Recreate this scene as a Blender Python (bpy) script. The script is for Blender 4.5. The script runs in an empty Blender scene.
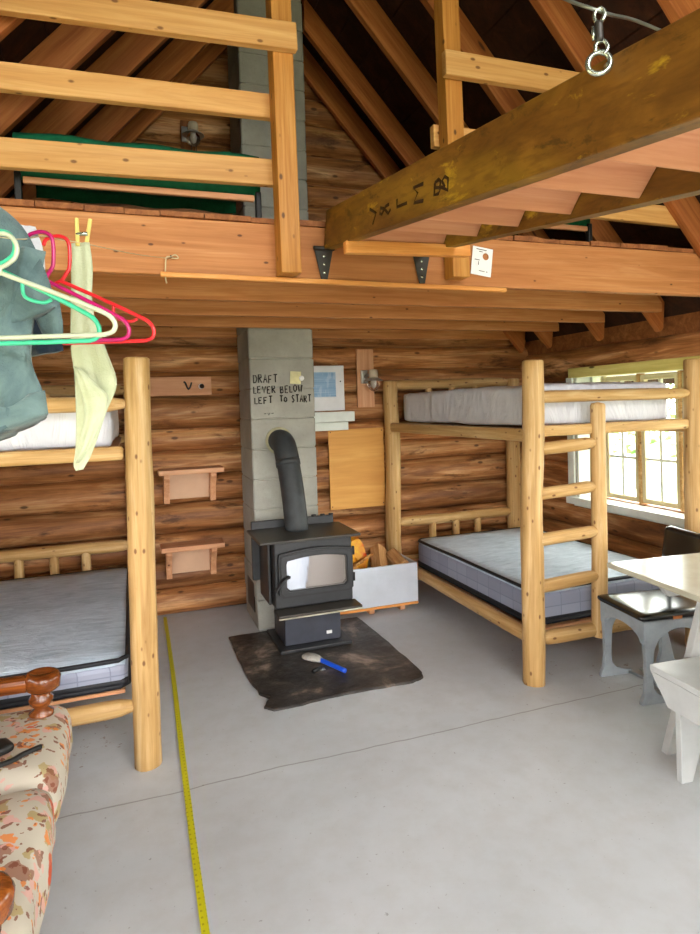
import bpy, bmesh, math, random
from mathutils import Vector, Matrix, noise as mnoise
rnd = random.Random(7)
SC = bpy.context.scene
COL = SC.collection
PI = math.pi
V = Vector
WM = {}

# ------------------------------------------------------------------ objects
def link(name, me, mat=None, parent=None, M=None, smooth=False):
    o = bpy.data.objects.new(name, me)
    COL.objects.link(o)
    if M is None: M = Matrix.Identity(4)
    if parent is not None:
        o.parent = parent
        o.matrix_local = WM[parent].inverted() @ M
    else:
        o.matrix_local = M
    WM[o] = M
    if mat is not None and me is not None: me.materials.append(mat)
    if smooth and me is not None:
        for p in me.polygons: p.use_smooth = True
    return o

def tag(o, label, cat, group=None, kind='thing'):
    o['label'] = label; o['category'] = cat
    if group: o['group'] = group
    if kind: o['kind'] = kind
    return o

def thing(name, label, cat, loc=(0, 0, 0), group=None, rz=0.0):
    M = Matrix.Translation(V(loc)) @ Matrix.Rotation(rz, 4, 'Z')
    o = link(name, None, None, None, M)
    o.empty_display_size = .05
    return tag(o, label, cat, group)

def struct(o):
    o['kind'] = 'structure'
    return o

def mesh(verts, faces, smooth=False):
    me = bpy.data.meshes.new('m')
    me.from_pydata([tuple(v) for v in verts], [], faces)
    me.update()
    bm = bmesh.new(); bm.from_mesh(me)
    bmesh.ops.recalc_face_normals(bm, faces=bm.faces)
    bm.to_mesh(me); bm.free()
    if smooth:
        for p in me.polygons: p.use_smooth = True
    return me

def frame(p0, p1, up=(0, 0, 1)):
    p0, p1 = V(p0), V(p1)
    x = (p1 - p0).normalized()
    u = V(up)
    if abs(x.dot(u)) > .98: u = V((0, 1, 0)) if abs(x.y) < .9 else V((1, 0, 0))
    y = u.cross(x).normalized(); z = x.cross(y)
    M = Matrix((x, y, z)).transposed().to_4x4()
    M.translation = p0
    return M, (p1 - p0).length

def box_me(sx, sy, sz, bev=.004, seg=2, c=(0, 0, 0)):
    bm = bmesh.new()
    bmesh.ops.create_cube(bm, size=1)
    for v in bm.verts: v.co = V((v.co.x * sx + c[0], v.co.y * sy + c[1], v.co.z * sz + c[2]))
    if bev > 0:
        bmesh.ops.bevel(bm, geom=bm.edges[:], offset=min(bev, .45 * min(sx, sy, sz)), segments=seg, affect='EDGES', profile=.5)
    me = bpy.data.meshes.new('m'); bm.to_mesh(me); bm.free()
    return me

def board(name, p0, p1, w, h, mat, parent=None, bev=.004, up=(0, 0, 1)):
    """a sawn board: length p0-p1 is local X, w across, h along up"""
    M, L = frame(p0, p1, up)
    return link(name, box_me(L, w, h, bev, 2, (L / 2, 0, 0)), mat, parent, M)

def box(name, lo, hi, mat, parent=None, bev=.004, seg=2, rz=None):
    lo, hi = V(lo), V(hi); c = (lo + hi) / 2; s = hi - lo
    M = Matrix.Translation(c)
    if rz is not None: M = M @ Matrix.Rotation(rz, 4, 'Z')
    return link(name, box_me(s.x, s.y, s.z, bev, seg), mat, parent, M)

def log_me(L, r0, r1, seed=0, wob=.06, tap0=0., tap1=0., n=14, dome=.25, flat=1.0):
    """a peeled pole along local X, uneven, ends tapered to a tenon or rounded"""
    ns = max(6, int(L / .06)); vs = []; fs = []
    xs = [L * i / ns for i in range(ns + 1)]
    for x in xs:
        t = x / L; r = r0 + (r1 - r0) * t
        if tap0 and x < tap0: r *= .58 + .42 * math.sin(PI / 2 * x / tap0)
        if tap1 and L - x < tap1: r *= .58 + .42 * math.sin(PI / 2 * (L - x) / tap1)
        cy = mnoise.noise(V((x * 1.3, seed * 3.1, 0))) * r * .25; cz = mnoise.noise(V((x * 1.3, seed * 3.1, 9))) * r * .25
        for k in range(n):
            a = 2 * PI * k / n
            q = r * (1 + wob * mnoise.noise(V((x * 3, seed * 5.3 + math.cos(a) * 1.2, math.sin(a) * 1.2))))
            vs.append((x, cy + q * math.cos(a), cz + q * flat * math.sin(a)))
    m = len(xs)
    for i in range(m - 1):
        for k in range(n):
            k2 = (k + 1) % n
            fs.append((i * n + k, i * n + k2, (i + 1) * n + k2, (i + 1) * n + k))
    def cap(i, sgn, r):
        base = i * n; prev = list(range(base, base + n)); c0 = V(vs[base]) * 0
        cen = sum((V(vs[j]) for j in prev), V()) / n
        for s, d in ((.85, .6), (.0, 1.0)):
            if s == 0:
                vs.append(tuple(cen + V((sgn * dome * r * d, 0, 0)))); ci = len(vs) - 1
                for k in range(n): fs.append((prev[k], prev[(k + 1) % n], ci))
            else:
                new = []
                for j in range(base, base + n):
                    p = cen + (V(vs[j]) - cen) * s + V((sgn * dome * r * d, 0, 0)); vs.append(tuple(p)); new.append(len(vs) - 1)
                for k in range(n): fs.append((prev[k], prev[(k + 1) % n], new[(k + 1) % n], new[k]))
                prev = new
    cap(0, -1, r0); cap(m - 1, 1, r1)
    return mesh(vs, fs, True)

def log(name, p0, p1, r0, r1, mat, parent=None, seed=None, **k):
    M, L = frame(p0, p1)
    if seed is None: seed = rnd.random() * 50
    return link(name, log_me(L, r0, r1, seed, **k), mat, parent, M)

def prism_me(pts, th, bev=0.0):
    """pts: outline in local XZ, thickness along local Y, centred"""
    n = len(pts)
    vs = [(x, -th / 2, z) for x, z in pts] + [(x, th / 2, z) for x, z in pts]
    fs = [tuple(range(n)), tuple(range(2 * n - 1, n - 1, -1))] + [(i, (i + 1) % n, n + (i + 1) % n, n + i) for i in range(n)]
    me = mesh(vs, fs)
    if bev:
        bm = bmesh.new(); bm.from_mesh(me)
        bmesh.ops.bevel(bm, geom=[e for e in bm.edges], offset=bev, segments=2, affect='EDGES', profile=.5)
        bm.to_mesh(me); bm.free()
    return me

def smooth_path(pts, sub=6):
    pts = [V(p) for p in pts]
    if len(pts) < 3: return pts
    out = []
    P = [pts[0] * 2 - pts[1]] + pts + [pts[-1] * 2 - pts[-2]]
    for i in range(1, len(P) - 2):
        a, b, c, d = P[i - 1:i + 3]
        for k in range(sub):
            t = k / sub
            out.append(.5 * ((2 * b) + (c - a) * t + (2 * a - 5 * b + 4 * c - d) * t * t + (3 * b - a - 3 * c + d) * t ** 3))
    out.append(pts[-1])
    return out

def tube_data(pts, r, n=8, closed=False, rr=None):
    pts = [V(p) for p in pts]; vs = []; fs = []; m = len(pts)
    prevn = None
    for i, p in enumerate(pts):
        if closed: t = pts[(i + 1) % m] - pts[i - 1]
        else: t = pts[min(i + 1, m - 1)] - pts[max(i - 1, 0)]
        t = t.normalized() if t.length > 1e-9 else V((1, 0, 0))
        if prevn is None:
            u = V((0, 0, 1)) if abs(t.z) < .9 else V((1, 0, 0))
            nn = (u - t * u.dot(t)).normalized()
        else:
            nn = prevn - t * prevn.dot(t)
            nn = nn.normalized() if nn.length > 1e-9 else prevn
        prevn = nn; b = t.cross(nn)
        q = rr[i] if rr else r
        for k in range(n):
            a = 2 * PI * k / n
            vs.append(p + (nn * math.cos(a) + b * math.sin(a)) * q)
    for i in range(m if closed else m - 1):
        j = (i + 1) % m
        for k in range(n): fs.append((i * n + k, i * n + (k + 1) % n, j * n + (k + 1) % n, j * n + k))
    if not closed:
        fs.append(tuple(range(n - 1, -1, -1))); fs.append(tuple(range((m - 1) * n, m * n)))
    return vs, fs

def tube(name, pts, r, mat, parent=None, n=8, closed=False, sub=0, rr=None, M=None):
    if sub: pts = smooth_path(pts, sub)
    vs, fs = tube_data(pts, r, n, closed, rr)
    return link(name, mesh(vs, fs, True), mat, parent, M)

def join_data(parts):
    vs, fs = [], []
    for a, b in parts:
        o = len(vs); vs += list(a); fs += [tuple(i + o for i in f) for f in b]
    return vs, fs

def lathe(name, prof, mat, parent=None, M=None, n=24):
    """prof: (r, z) list about local Z"""
    vs = []; fs = []
    for r, z in prof:
        for k in range(n): vs.append((max(r, 1e-4) * math.cos(2 * PI * k / n), max(r, 1e-4) * math.sin(2 * PI * k / n), z))
    for i in range(len(prof) - 1):
        for k in range(n): fs.append((i * n + k, i * n + (k + 1) % n, (i + 1) * n + (k + 1) % n, (i + 1) * n + k))
    fs.append(tuple(range(n - 1, -1, -1))); fs.append(tuple(range((len(prof) - 1) * n, len(prof) * n)))
    return link(name, mesh(vs, fs, True), mat, parent, M)

def cushion_me(sx, sy, sz, bev, wob=0., seed=0, cuts=10, puff=0.):
    bm = bmesh.new(); bmesh.ops.create_cube(bm, size=1)
    bmesh.ops.subdivide_edges(bm, edges=bm.edges[:], cuts=cuts, use_grid_fill=True)
    for v in bm.verts:
        p = V((v.co.x * sx, v.co.y * sy, v.co.z * sz))
        h = V((sx / 2, sy / 2, sz / 2)); q = V([max(-(h[i] - bev), min(h[i] - bev, p[i])) for i in range(3)])
        d = p - q
        if d.length > 1e-9: p = q + d.normalized() * min(bev, max(abs(d.x), abs(d.y), abs(d.z)))
        if puff and p.z > 0: p.z += (puff * max(0, 1 - (2 * p.x / sx) ** 2) * max(0, 1 - (2 * p.y / sy) ** 2))
        if wob: p += V((mnoise.noise(p * 6 + V((seed, 0, 0))), mnoise.noise(p * 6 + V((0, seed, 5))), mnoise.noise(p * 5 + V((9, 0, seed))))) * wob
        v.co = p
    me = bpy.data.meshes.new('m'); bm.to_mesh(me); bm.free()
    for p in me.polygons: p.use_smooth = True
    return me

# ------------------------------------------------------------------ materials
def lin(h):
    h = h.lstrip('#'); out = []
    for i in (0, 2, 4):
        c = int(h[i:i + 2], 16) / 255
        out.append(c / 12.92 if c <= .04045 else ((c + .055) / 1.055) ** 2.4)
    return tuple(out) + (1,)

class NT:
    def __init__(s, name):
        s.m = bpy.data.materials.new(name); s.m.use_nodes = True
        s.t = s.m.node_tree; s.n = s.t.nodes; s.b = s.n['Principled BSDF']
    def add(s, typ, **k):
        nd = s.n.new(typ)
        for a, b in k.items():
            if a.startswith('_'): nd.inputs[a[1:].replace('_', ' ')].default_value = b
            else: setattr(nd, a, b)
        return nd
    def l(s, a, b): s.t.links.new(a, b)
    def ramp(s, fac, stops):
        r = s.n.new('ShaderNodeValToRGB'); e = r.color_ramp.elements
        while len(e) < len(stops): e.new(.5)
        for i, (p, c) in enumerate(stops): e[i].position = p; e[i].color = c
        s.l(fac, r.inputs['Fac']); return r.outputs['Color']
    def mix(s, fac, a, b, mode='MIX'):
        m = s.n.new('ShaderNodeMix'); m.data_type = 'RGBA'; m.blend_type = mode
        for sock, v in ((m.inputs[0], fac), (m.inputs[6], a), (m.inputs[7], b)):
            if hasattr(v, 'links') or hasattr(v, 'is_linked'): s.l(v, sock)
            else: sock.default_value = v
        return m.outputs[2]
    def math(s, op, a, b=0.0, c=None):
        m = s.n.new('ShaderNodeMath'); m.operation = op
        for i, v in enumerate((a, b) if c is None else (a, b, c)):
            if hasattr(v, 'is_linked'): s.l(v, m.inputs[i])
            else: m.inputs[i].default_value = v
        return m.outputs[0]
    def coords(s, scale=(1, 1, 1), rand=True, attr=None):
        tc = s.n.new('ShaderNodeTexCoord'); vec = tc.outputs['Object']
        if attr:
            a = s.n.new('ShaderNodeAttribute'); a.attribute_name = attr; rv = a.outputs['Fac']
        elif rand:
            a = s.n.new('ShaderNodeObjectInfo'); rv = a.outputs['Random']
        else: rv = None
        if rv is not None:
            ad = s.n.new('ShaderNodeVectorMath'); ad.operation = 'ADD'
            sc = s.n.new('ShaderNodeVectorMath'); sc.operation = 'SCALE'; sc.inputs[0].default_value = (17, 23, 31)
            s.l(rv, sc.inputs['Scale']); s.l(vec, ad.inputs[0]); s.l(sc.outputs[0], ad.inputs[1]); vec = ad.outputs[0]
        s.vec, s.rv = vec, rv
        return s.mapped(scale)
    def mapped(s, scale):
        mp = s.n.new('ShaderNodeMapping'); mp.inputs['Scale'].default_value = scale
        s.l(s.vec, mp.inputs['Vector']); return mp.outputs[0]
    def noise(s, vec, scale=1, detail=4, rough=.55, dist=0.):
        n = s.add('ShaderNodeTexNoise', _Scale=scale, _Detail=detail, _Roughness=rough, _Distortion=dist)
        s.l(vec, n.inputs['Vector']); return n.outputs['Fac']
    def bump(s, h, strength=.3, dist=.01):
        b = s.add('ShaderNodeBump', _Strength=strength, _Distance=dist); s.l(h, b.inputs['Height']); s.l(b.outputs[0], s.b.inputs['Normal'])
    def done(s, col, rough=.6, spec=.3, metal=0.):
        if hasattr(col, 'is_linked'): s.l(col, s.b.inputs['Base Color'])
        else: s.b.inputs['Base Color'].default_value = col
        if hasattr(rough, 'is_linked'): s.l(rough, s.b.inputs['Roughness'])
        else: s.b.inputs['Roughness'].default_value = rough
        s.b.inputs['Specular IOR Level'].default_value = spec; s.b.inputs['Metallic'].default_value = metal
        return s.m

def wood(name, dark, mid, light, grain=(1.6, 22, 22), knot=.10, knot_scale=(2.6, 9, 9), rough=.55, attr=None, vary=.22, stain=None, bump=.25, knot_col='#3a1e0e', stain_amt=.5, spec=.3, mottle=None):
    t = NT(name)
    v = t.coords(grain, True, attr)
    g = t.noise(v, 1, 6, .62, .9)
    col = t.ramp(g, [(.28, lin(dark)), (.5, lin(mid)), (.72, lin(light))])
    big = t.noise(t.mapped((.8, 3.5, 3.5)), 1, 3, .6)
    if stain:
        f = t.ramp(big, [(.5, (0, 0, 0, 1)), (.68, (stain_amt,) * 3 + (1,))])
        col = t.mix(f, col, lin(stain))
    if mottle:
        for c, sc, th, am in mottle:
            mn = t.noise(t.mapped(sc), 1, 5, .7, .4)
            col = t.mix(t.ramp(mn, [(th, (0, 0, 0, 1)), (th + .1, (am,) * 3 + (1,))]), col, lin(c))
    fg = t.noise(t.mapped((grain[0] * 3, grain[1] * 5, grain[2] * 5)), 1, 3, .6)
    col = t.mix(t.ramp(fg, [(.48, (0, 0, 0, 1)), (.66, (.45, .45, .45, 1))]), col, lin(dark))
    if knot > 0:
        vo = t.add('ShaderNodeTexVoronoi', _Scale=1.0); t.l(t.mapped(knot_scale), vo.inputs['Vector'])
        sepc = t.n.new('ShaderNodeSeparateColor'); t.l(vo.outputs['Color'], sepc.inputs[0])
        on = t.math('GREATER_THAN', sepc.outputs[0], .45)
        k = t.math('SUBTRACT', 1.0, t.math('DIVIDE', vo.outputs['Distance'], knot * 1.9))
        k = t.math('MULTIPLY', t.math('MINIMUM', t.math('MAXIMUM', t.math('MULTIPLY', k, 2.2), 0.), 1.), on)
        col = t.mix(t.math('MULTIPLY', k, .8), col, lin(knot_col))
    if t.rv is not None and vary:
        hv = t.n.new('ShaderNodeHueSaturation'); t.l(col, hv.inputs['Color'])
        t.l(t.math('ADD', 1 - vary / 2, t.math('MULTIPLY', t.rv if not attr else t.math('FRACT', t.math('MULTIPLY', t.rv, 7.31)), vary)), hv.inputs['Value'])
        col = hv.outputs[0]
    t.bump(g, bump, .006)
    return t.done(col, rough, spec)

def plain(name, col, rough=.5, spec=.4, metal=0., var=.12, scale=14, bump=0., col2=None):
    t = NT(name)
    n = t.noise(t.coords((1, 1, 1)), scale, 5, .6)
    a = lin(col); b = lin(col2) if col2 else tuple(max(0, c * (1 - var * 2.2)) for c in a[:3]) + (1,)
    c = t.ramp(n, [(.3, b), (.62, a)])
    if bump: t.bump(n, bump, .004)
    return t.done(c, rough, spec, metal)

M = {}
M['log_wall'] = wood('log_wall', '#6c4022', '#ae7545', '#dcae7c', grain=(1.3, 13, 13), attr='piece', knot=.10, knot_scale=(6, 13, 13), stain='#5a2f12', stain_amt=.75, vary=.45, rough=.55, bump=.5, mottle=(('#43220d', (2.2, 9, 9), .57, .8), ('#e2b57c', (1.6, 8, 8), .60, .5)))
M['pole'] = wood('peeled_pole', '#9a7442', '#bb9660', '#d2b586', grain=(1.2, 20, 20), knot=.10, knot_scale=(13, 24, 24), knot_col='#5a2f12', rough=.5, vary=.1, bump=.15)
M['lumber'] = wood('joist_lumber', '#a06434', '#ba7c48', '#cc9460', grain=(1.1, 20, 20), knot=.06, knot_scale=(9, 18, 18), rough=.6, vary=.16, stain='#a8683a', stain_amt=.4)
M['rafter'] = wood('rafter_lumber', '#88491e', '#ab6531', '#c27e44', grain=(1.0, 18, 18), knot=.06, rough=.62, vary=.2, stain='#834826', stain_amt=.4)
M['rail'] = wood('rail_lumber', '#b27c42', '#c89656', '#d8ac70', grain=(1.0, 16, 16), knot=.09, knot_scale=(11, 20, 20), rough=.5, vary=.12, knot_col='#5a3212')
M['post'] = wood('post_lumber', '#986020', '#b47a34', '#c8924c', grain=(1.2, 26, 26), knot=.10, knot_scale=(12, 22, 22), rough=.5, vary=.1)
M['deck'] = wood('deck_boards', '#6a3c1f', '#8a5530', '#a56c40', grain=(1.2, 14, 14), knot=.04, rough=.7)
M['stringer'] = wood('stringer_plank', '#56340f', '#704a18', '#8a5e22', grain=(4, 12, 12), knot=.035, knot_scale=(5, 12, 12), knot_col='#2e1a06', stain='#a88424', stain_amt=.5, rough=.5, vary=.1, mottle=(('#3a260c', (9, 16, 16), .56, .7), ('#c09a2a', (6, 14, 14), .60, .85)))
M['tread'] = wood('pink_tread', '#aa6e4a', '#b97f5a', '#c6906c', grain=(1.0, 14, 14), knot=.03, rough=.6, vary=.08, bump=.1)
M['pine'] = wood('pine_board', '#b97f58', '#ca946c', '#d8a984', grain=(1.2, 18, 18), knot=.05, rough=.55, vary=.1)
M['ply'] = wood('plywood', '#c08640', '#cd9449', '#d9a558', grain=(.9, 9, 9), knot=.03, rough=.55, vary=.05, bump=.06)
M['ledge'] = wood('ledge_strip', '#c27b36', '#d8924a', '#e6aa66', knot=.03)
M['firewood'] = wood('split_firewood', '#9a6a3c', '#c0905c', '#d9b080', grain=(3, 26, 26), knot=.03, rough=.8, vary=.3, bump=.5)
M['arm_wood'] = wood('varnished_wood', '#4a2209', '#6f3812', '#92521f', grain=(4, 30, 30), knot=0, rough=.22, spec=.5, bump=.05)
M['window_wood'] = wood('window_sash_wood', '#b9ac84', '#cbc09a', '#d6cdac', grain=(2, 24, 24), knot=0, rough=.5, vary=.1, bump=.1)
M['head_trim'] = wood('head_trim_wood', '#c2b25e', '#d2c473', '#dfd38c', knot=.05, rough=.55)

def concrete_floor():
    t = NT('painted_concrete')
    v = t.coords((1, 1, 1), False)
    a = t.noise(v, 1.1, 5, .6, .4); b = t.noise(v, 9, 6, .65)
    col = t.ramp(a, [(.3, lin('#b3b7ba')), (.55, lin('#bec2c5')), (.75, lin('#cbcfd2'))])
    col = t.mix(t.ramp(b, [(.42, (.0,) * 3 + (1,)), (.7, (.22,) * 3 + (1,))]), col, lin('#9c988f'))
    sp = t.noise(v, 60, 2, .5)
    col = t.mix(t.ramp(sp, [(.70, (0, 0, 0, 1)), (.76, (.55, .55, .55, 1))]), col, lin('#6f6b66'))
    sep = t.n.new('ShaderNodeSeparateXYZ'); t.l(t.vec, sep.inputs[0])
    w = t.math('MULTIPLY', t.math('SUBTRACT', t.noise(v, 3, 3), .5), .05)
    d = t.math('ABSOLUTE', t.math('SUBTRACT', t.math('ADD', sep.outputs[1], w), 2.52))
    j = t.math('LESS_THAN', d, .004)
    col = t.mix(t.math('MULTIPLY', j, .55), col, lin('#6e6a66'))
    # worn brown rubs near the beds
    for x, y, r in ((.02 - .3, 3.05, .22), (2.08, 2.98, .2), (2.5, 2.6, .25)):
        dx = t.math('SUBTRACT', sep.outputs[0], x); dy = t.math('SUBTRACT', sep.outputs[1], y)
        dd = t.math('SQRT', t.math('ADD', t.math('MULTIPLY', dx, dx), t.math('MULTIPLY', dy, dy)))
        f = t.math('MULTIPLY', t.math('LESS_THAN', dd, r), t.math('GREATER_THAN', t.noise(v, 22, 5, .7), .62))
        col = t.mix(t.math('MULTIPLY', f, .55), col, lin('#7a5a44'))
    t.bump(b, .12, .004)
    r = t.ramp(a, [(.3, (.38,) * 3 + (1,)), (.7, (.55,) * 3 + (1,))])
    return t.done(col, r, .4)
M['floor'] = concrete_floor()

def block():
    t = NT('concrete_block')
    v = t.coords((1, 1, 1), False)
    a = t.noise(v, 45, 6, .7); b = t.noise(v, 3, 4, .6)
    col = t.ramp(b, [(.3, lin('#8f8d84')), (.6, lin('#a3a198')), (.8, lin('#b2b0a8'))])
    col = t.mix(t.ramp(a, [(.55, (0, 0, 0, 1)), (.75, (.4, .4, .4, 1))]), col, lin('#7f7b72'))
    t.bump(a, .5, .006)
    return t.done(col, .85, .2)
M['block'] = block()
M['marker'] = plain('marker_ink', '#2a2624', .7, .2)
M['faded'] = plain('faded_ink', '#3a2410', .7, .2)
M['stove'] = plain('stove_paint', '#26272a', .48, .5, 0, .18, 20, .08)
M['stove_top'] = plain('stove_top_dusty', '#332e25', .42, .5, 0, .2, 9, .05)
M['pedestal'] = plain('pedestal_steel', '#353843', .42, .5, 0, .12)
M['iron'] = plain('black_iron', '#18181a', .5, .5, 0, .15)
M['pipe'] = plain('flue_pipe_paint', '#343739', .55, .4, .0, .16, 16, .1)
M['bright'] = plain('bare_metal_edge', '#c9c3b0', .3, .5, .6)
def glass(name, col, rough=.0, trans=1., alpha=None):
    t = NT(name); t.b.inputs['Transmission Weight'].default_value = trans; t.b.inputs['IOR'].default_value = 1.45
    return t.done(lin(col), rough, .5)
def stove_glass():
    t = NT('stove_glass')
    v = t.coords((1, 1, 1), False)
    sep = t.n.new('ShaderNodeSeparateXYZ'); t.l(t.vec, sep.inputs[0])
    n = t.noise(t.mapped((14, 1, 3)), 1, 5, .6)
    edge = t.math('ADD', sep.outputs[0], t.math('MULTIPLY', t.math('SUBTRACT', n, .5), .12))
    col = t.ramp(edge, [(.90, lin('#c3cad8')), (.945, lin('#aab2c4')), (.96, lin('#7d7470')), (1.0, lin('#857a74'))])  # pale left part paints the bright floor's reflection into the glass colour
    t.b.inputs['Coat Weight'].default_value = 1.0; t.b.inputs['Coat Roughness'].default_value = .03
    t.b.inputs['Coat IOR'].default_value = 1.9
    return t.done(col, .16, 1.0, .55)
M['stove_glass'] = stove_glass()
def window_glass():
    t = NT('window_glass')
    tr = t.n.new('ShaderNodeBsdfTransparent'); gl = t.n.new('ShaderNodeBsdfGlossy'); gl.inputs['Roughness'].default_value = .02
    fr = t.n.new('ShaderNodeFresnel'); fr.inputs['IOR'].default_value = 1.45
    n = t.noise(t.coords((1, 1, 1), False), 2, 2)
    tr.inputs['Color'].default_value = (.93, .96, .94, 1)
    mx = t.n.new('ShaderNodeMixShader'); ge = t.n.new('ShaderNodeNewGeometry'); t.l(t.math('MULTIPLY', fr.outputs[0], t.math('SUBTRACT', 1.0, ge.outputs['Backfacing'])), mx.inputs[0]); t.l(tr.outputs[0], mx.inputs[1]); t.l(gl.outputs[0], mx.inputs[2])
    t.l(mx.outputs[0], t.n['Material Output'].inputs['Surface'])
    return t.m
M['pane'] = window_glass()
M['globe'] = glass('lamp_globe_glass', '#e8e2d6', .03)
M['pad'] = None
def pad():
    t = NT('sooty_hearth_sheet')
    v = t.coords((1, 1, 1), False)
    a = t.noise(v, 3.2, 6, .65, .5); b = t.noise(v, 14, 6, .7)
    col = t.ramp(a, [(.36, lin('#211f1e')), (.48, lin('#35312e')), (.55, lin('#4a433d')), (.60, lin('#796a5e')), (.66, lin('#9a8a7d'))])
    col = t.mix(t.ramp(b, [(.55, (0, 0, 0, 1)), (.72, (.5, .5, .5, 1))]), col, lin('#6a625a'))
    t.bump(b, .5, .01)
    return t.done(col, t.ramp(b, [(.3, (.3,) * 3 + (1,)), (.7, (.65,) * 3 + (1,))]), .5)
M['pad'] = pad()
M['pad_edge'] = plain('worn_pad_edge', '#8c7d72', .7, .3, 0, .2, 30)
M['white_box'] = plain('white_painted_ply', '#c9cfd8', .5, .35, 0, .05, 8)
M['white_table'] = plain('white_gloss_paint', '#bab6a0', .22, .5, 0, .06, 9)
M['white_bench'] = plain('white_bench_paint', '#c2c5c4', .35, .45, 0, .06, 9)
M['worn_edge'] = plain('worn_board_edge', '#9a8a70', .7, .3, 0, .2, 30)
M['chair_metal'] = plain('grey_enamel_steel', '#99a2a8', .38, .5, 0, .1)
M['vinyl'] = plain('black_vinyl', '#161717', .22, .6, 0, .1)
M['tag'] = plain('orange_tag', '#c47a45', .5)
M['paper'] = plain('white_paper', '#e6e6e6', .6, .3, 0, .03)
M['blue_print'] = None
def blueprint():
    t = NT('blue_printed_sheet')
    v = t.coords((1, 1, 1), False)
    w = t.add('ShaderNodeTexBrick', _Scale=1.0); w.offset = .0
    t.l(t.mapped((5.0, 1, 1)), w.inputs['Vector'])
    n = t.noise(t.mapped((2, 1, 90)), 1, 3, .6)
    col = t.ramp(n, [(.4, lin('#7da3c6')), (.6, lin('#9fbdd6'))])
    n2 = t.noise(t.mapped((30, 1, 8)), 1, 2)
    col = t.mix(t.ramp(n2, [(.55, (0, 0, 0, 1)), (.62, (.4, .4, .4, 1))]), col, lin('#c3d4e2'))
    return t.done(col, .55)
M['blue_print'] = blueprint()
M['cream'] = plain('cream_paper', '#ddd6a4', .7)
M['galv'] = plain('galvanised_steel', '#b5b6b2', .35, .5, .8, .15)
M['brass'] = plain('dull_brass', '#a8803e', .35, .5, .8)
M['ceramic'] = plain('lamp_cap', '#cbbba2', .5)
M['hinge'] = plain('dark_strap_iron', '#3a3733', .45, .5, .4)
M['green_canvas'] = plain('green_canvas', '#116342', .7, .2, 0, .12, 40, .1)
M['black'] = plain('black_plastic', '#151515', .45)
M['blue_plastic'] = plain('blue_plastic', '#1a55d6', .3, .5, 0, .05)
M['bristle'] = plain('pale_bristles', '#bdb9b0', .8, .2, 0, .15, 60, .4)
M['tape'] = None
def tape():
    t = NT('yellow_tape')
    v = t.coords((1, 1, 1), False)
    sep = t.n.new('ShaderNodeSeparateXYZ'); t.l(t.vec, sep.inputs[0])
    fr = t.math('FRACT', t.math('MULTIPLY', sep.outputs[1], 39.37))
    col = t.mix(t.math('MULTIPLY', t.math('MULTIPLY', t.math('LESS_THAN', fr, .3), t.math('GREATER_THAN', t.math('FRACT', t.math('MULTIPLY', sep.outputs[0], 60)), .6)), .4), lin('#c2bd1c'), lin('#3a3a10'))
    return t.done(col, .4)
M['tape'] = tape()
def mattress_mat(name, c1, c2, sc):
    t = NT(name)
    v = t.coords((1, 1, 1), False)
    a = t.noise(t.mapped((sc, sc * 3.2, sc)), 1, 4, .6, .6); b = t.noise(v, 2.2, 3)
    col = t.ramp(t.math('ADD', t.math('MULTIPLY', a, .6), t.math('MULTIPLY', b, .4)), [(.35, lin(c1)), (.65, lin(c2))])
    t.bump(a, .6, .02)
    return t.done(col, .65, .3)
M['ticking'] = mattress_mat('blue_grey_ticking', '#9aa9b9', '#c3d0dc', 9)
M['side_band'] = None
def sideband():
    t = NT('mattress_side_band')
    v = t.coords((1, 1, 1), False)
    b = t.add('ShaderNodeTexBrick', _Scale=1.0); b.offset = 0; b.inputs['Mortar Size'].default_value = .003
    b.inputs['Brick Width'].default_value = .13; b.inputs['Row Height'].default_value = 3.0
    b.inputs['Color1'].default_value = lin('#83889a'); b.inputs['Color2'].default_value = lin('#8f94a6'); b.inputs['Mortar'].default_value = lin('#757b8d')
    sep = t.n.new('ShaderNodeSeparateXYZ'); t.l(t.vec, sep.inputs[0])
    cb = t.n.new('ShaderNodeCombineXYZ'); t.l(t.math('ADD', sep.outputs[0], sep.outputs[1]), cb.inputs[0]); t.l(sep.outputs[2], cb.inputs[1])
    t.l(cb.outputs[0], b.inputs['Vector'])
    return t.done(b.outputs['Color'], .5, .4)
M['side_band'] = sideband()
M['piping'] = plain('navy_piping', '#14161d', .6)
def sheetplastic():
    t = NT('white_mattress_cover')
    v = t.coords((1, 1, 1), False)
    a = t.noise(t.mapped((7, 5, 2.2)), 1, 4, .6, 1.2)
    col = t.ramp(a, [(.3, lin('#bfc0cc')), (.7, lin('#d2d3da'))])
    t.bump(a, .9, .03)
    return t.done(col, .38, .45)
M['cover'] = sheetplastic()
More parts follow.
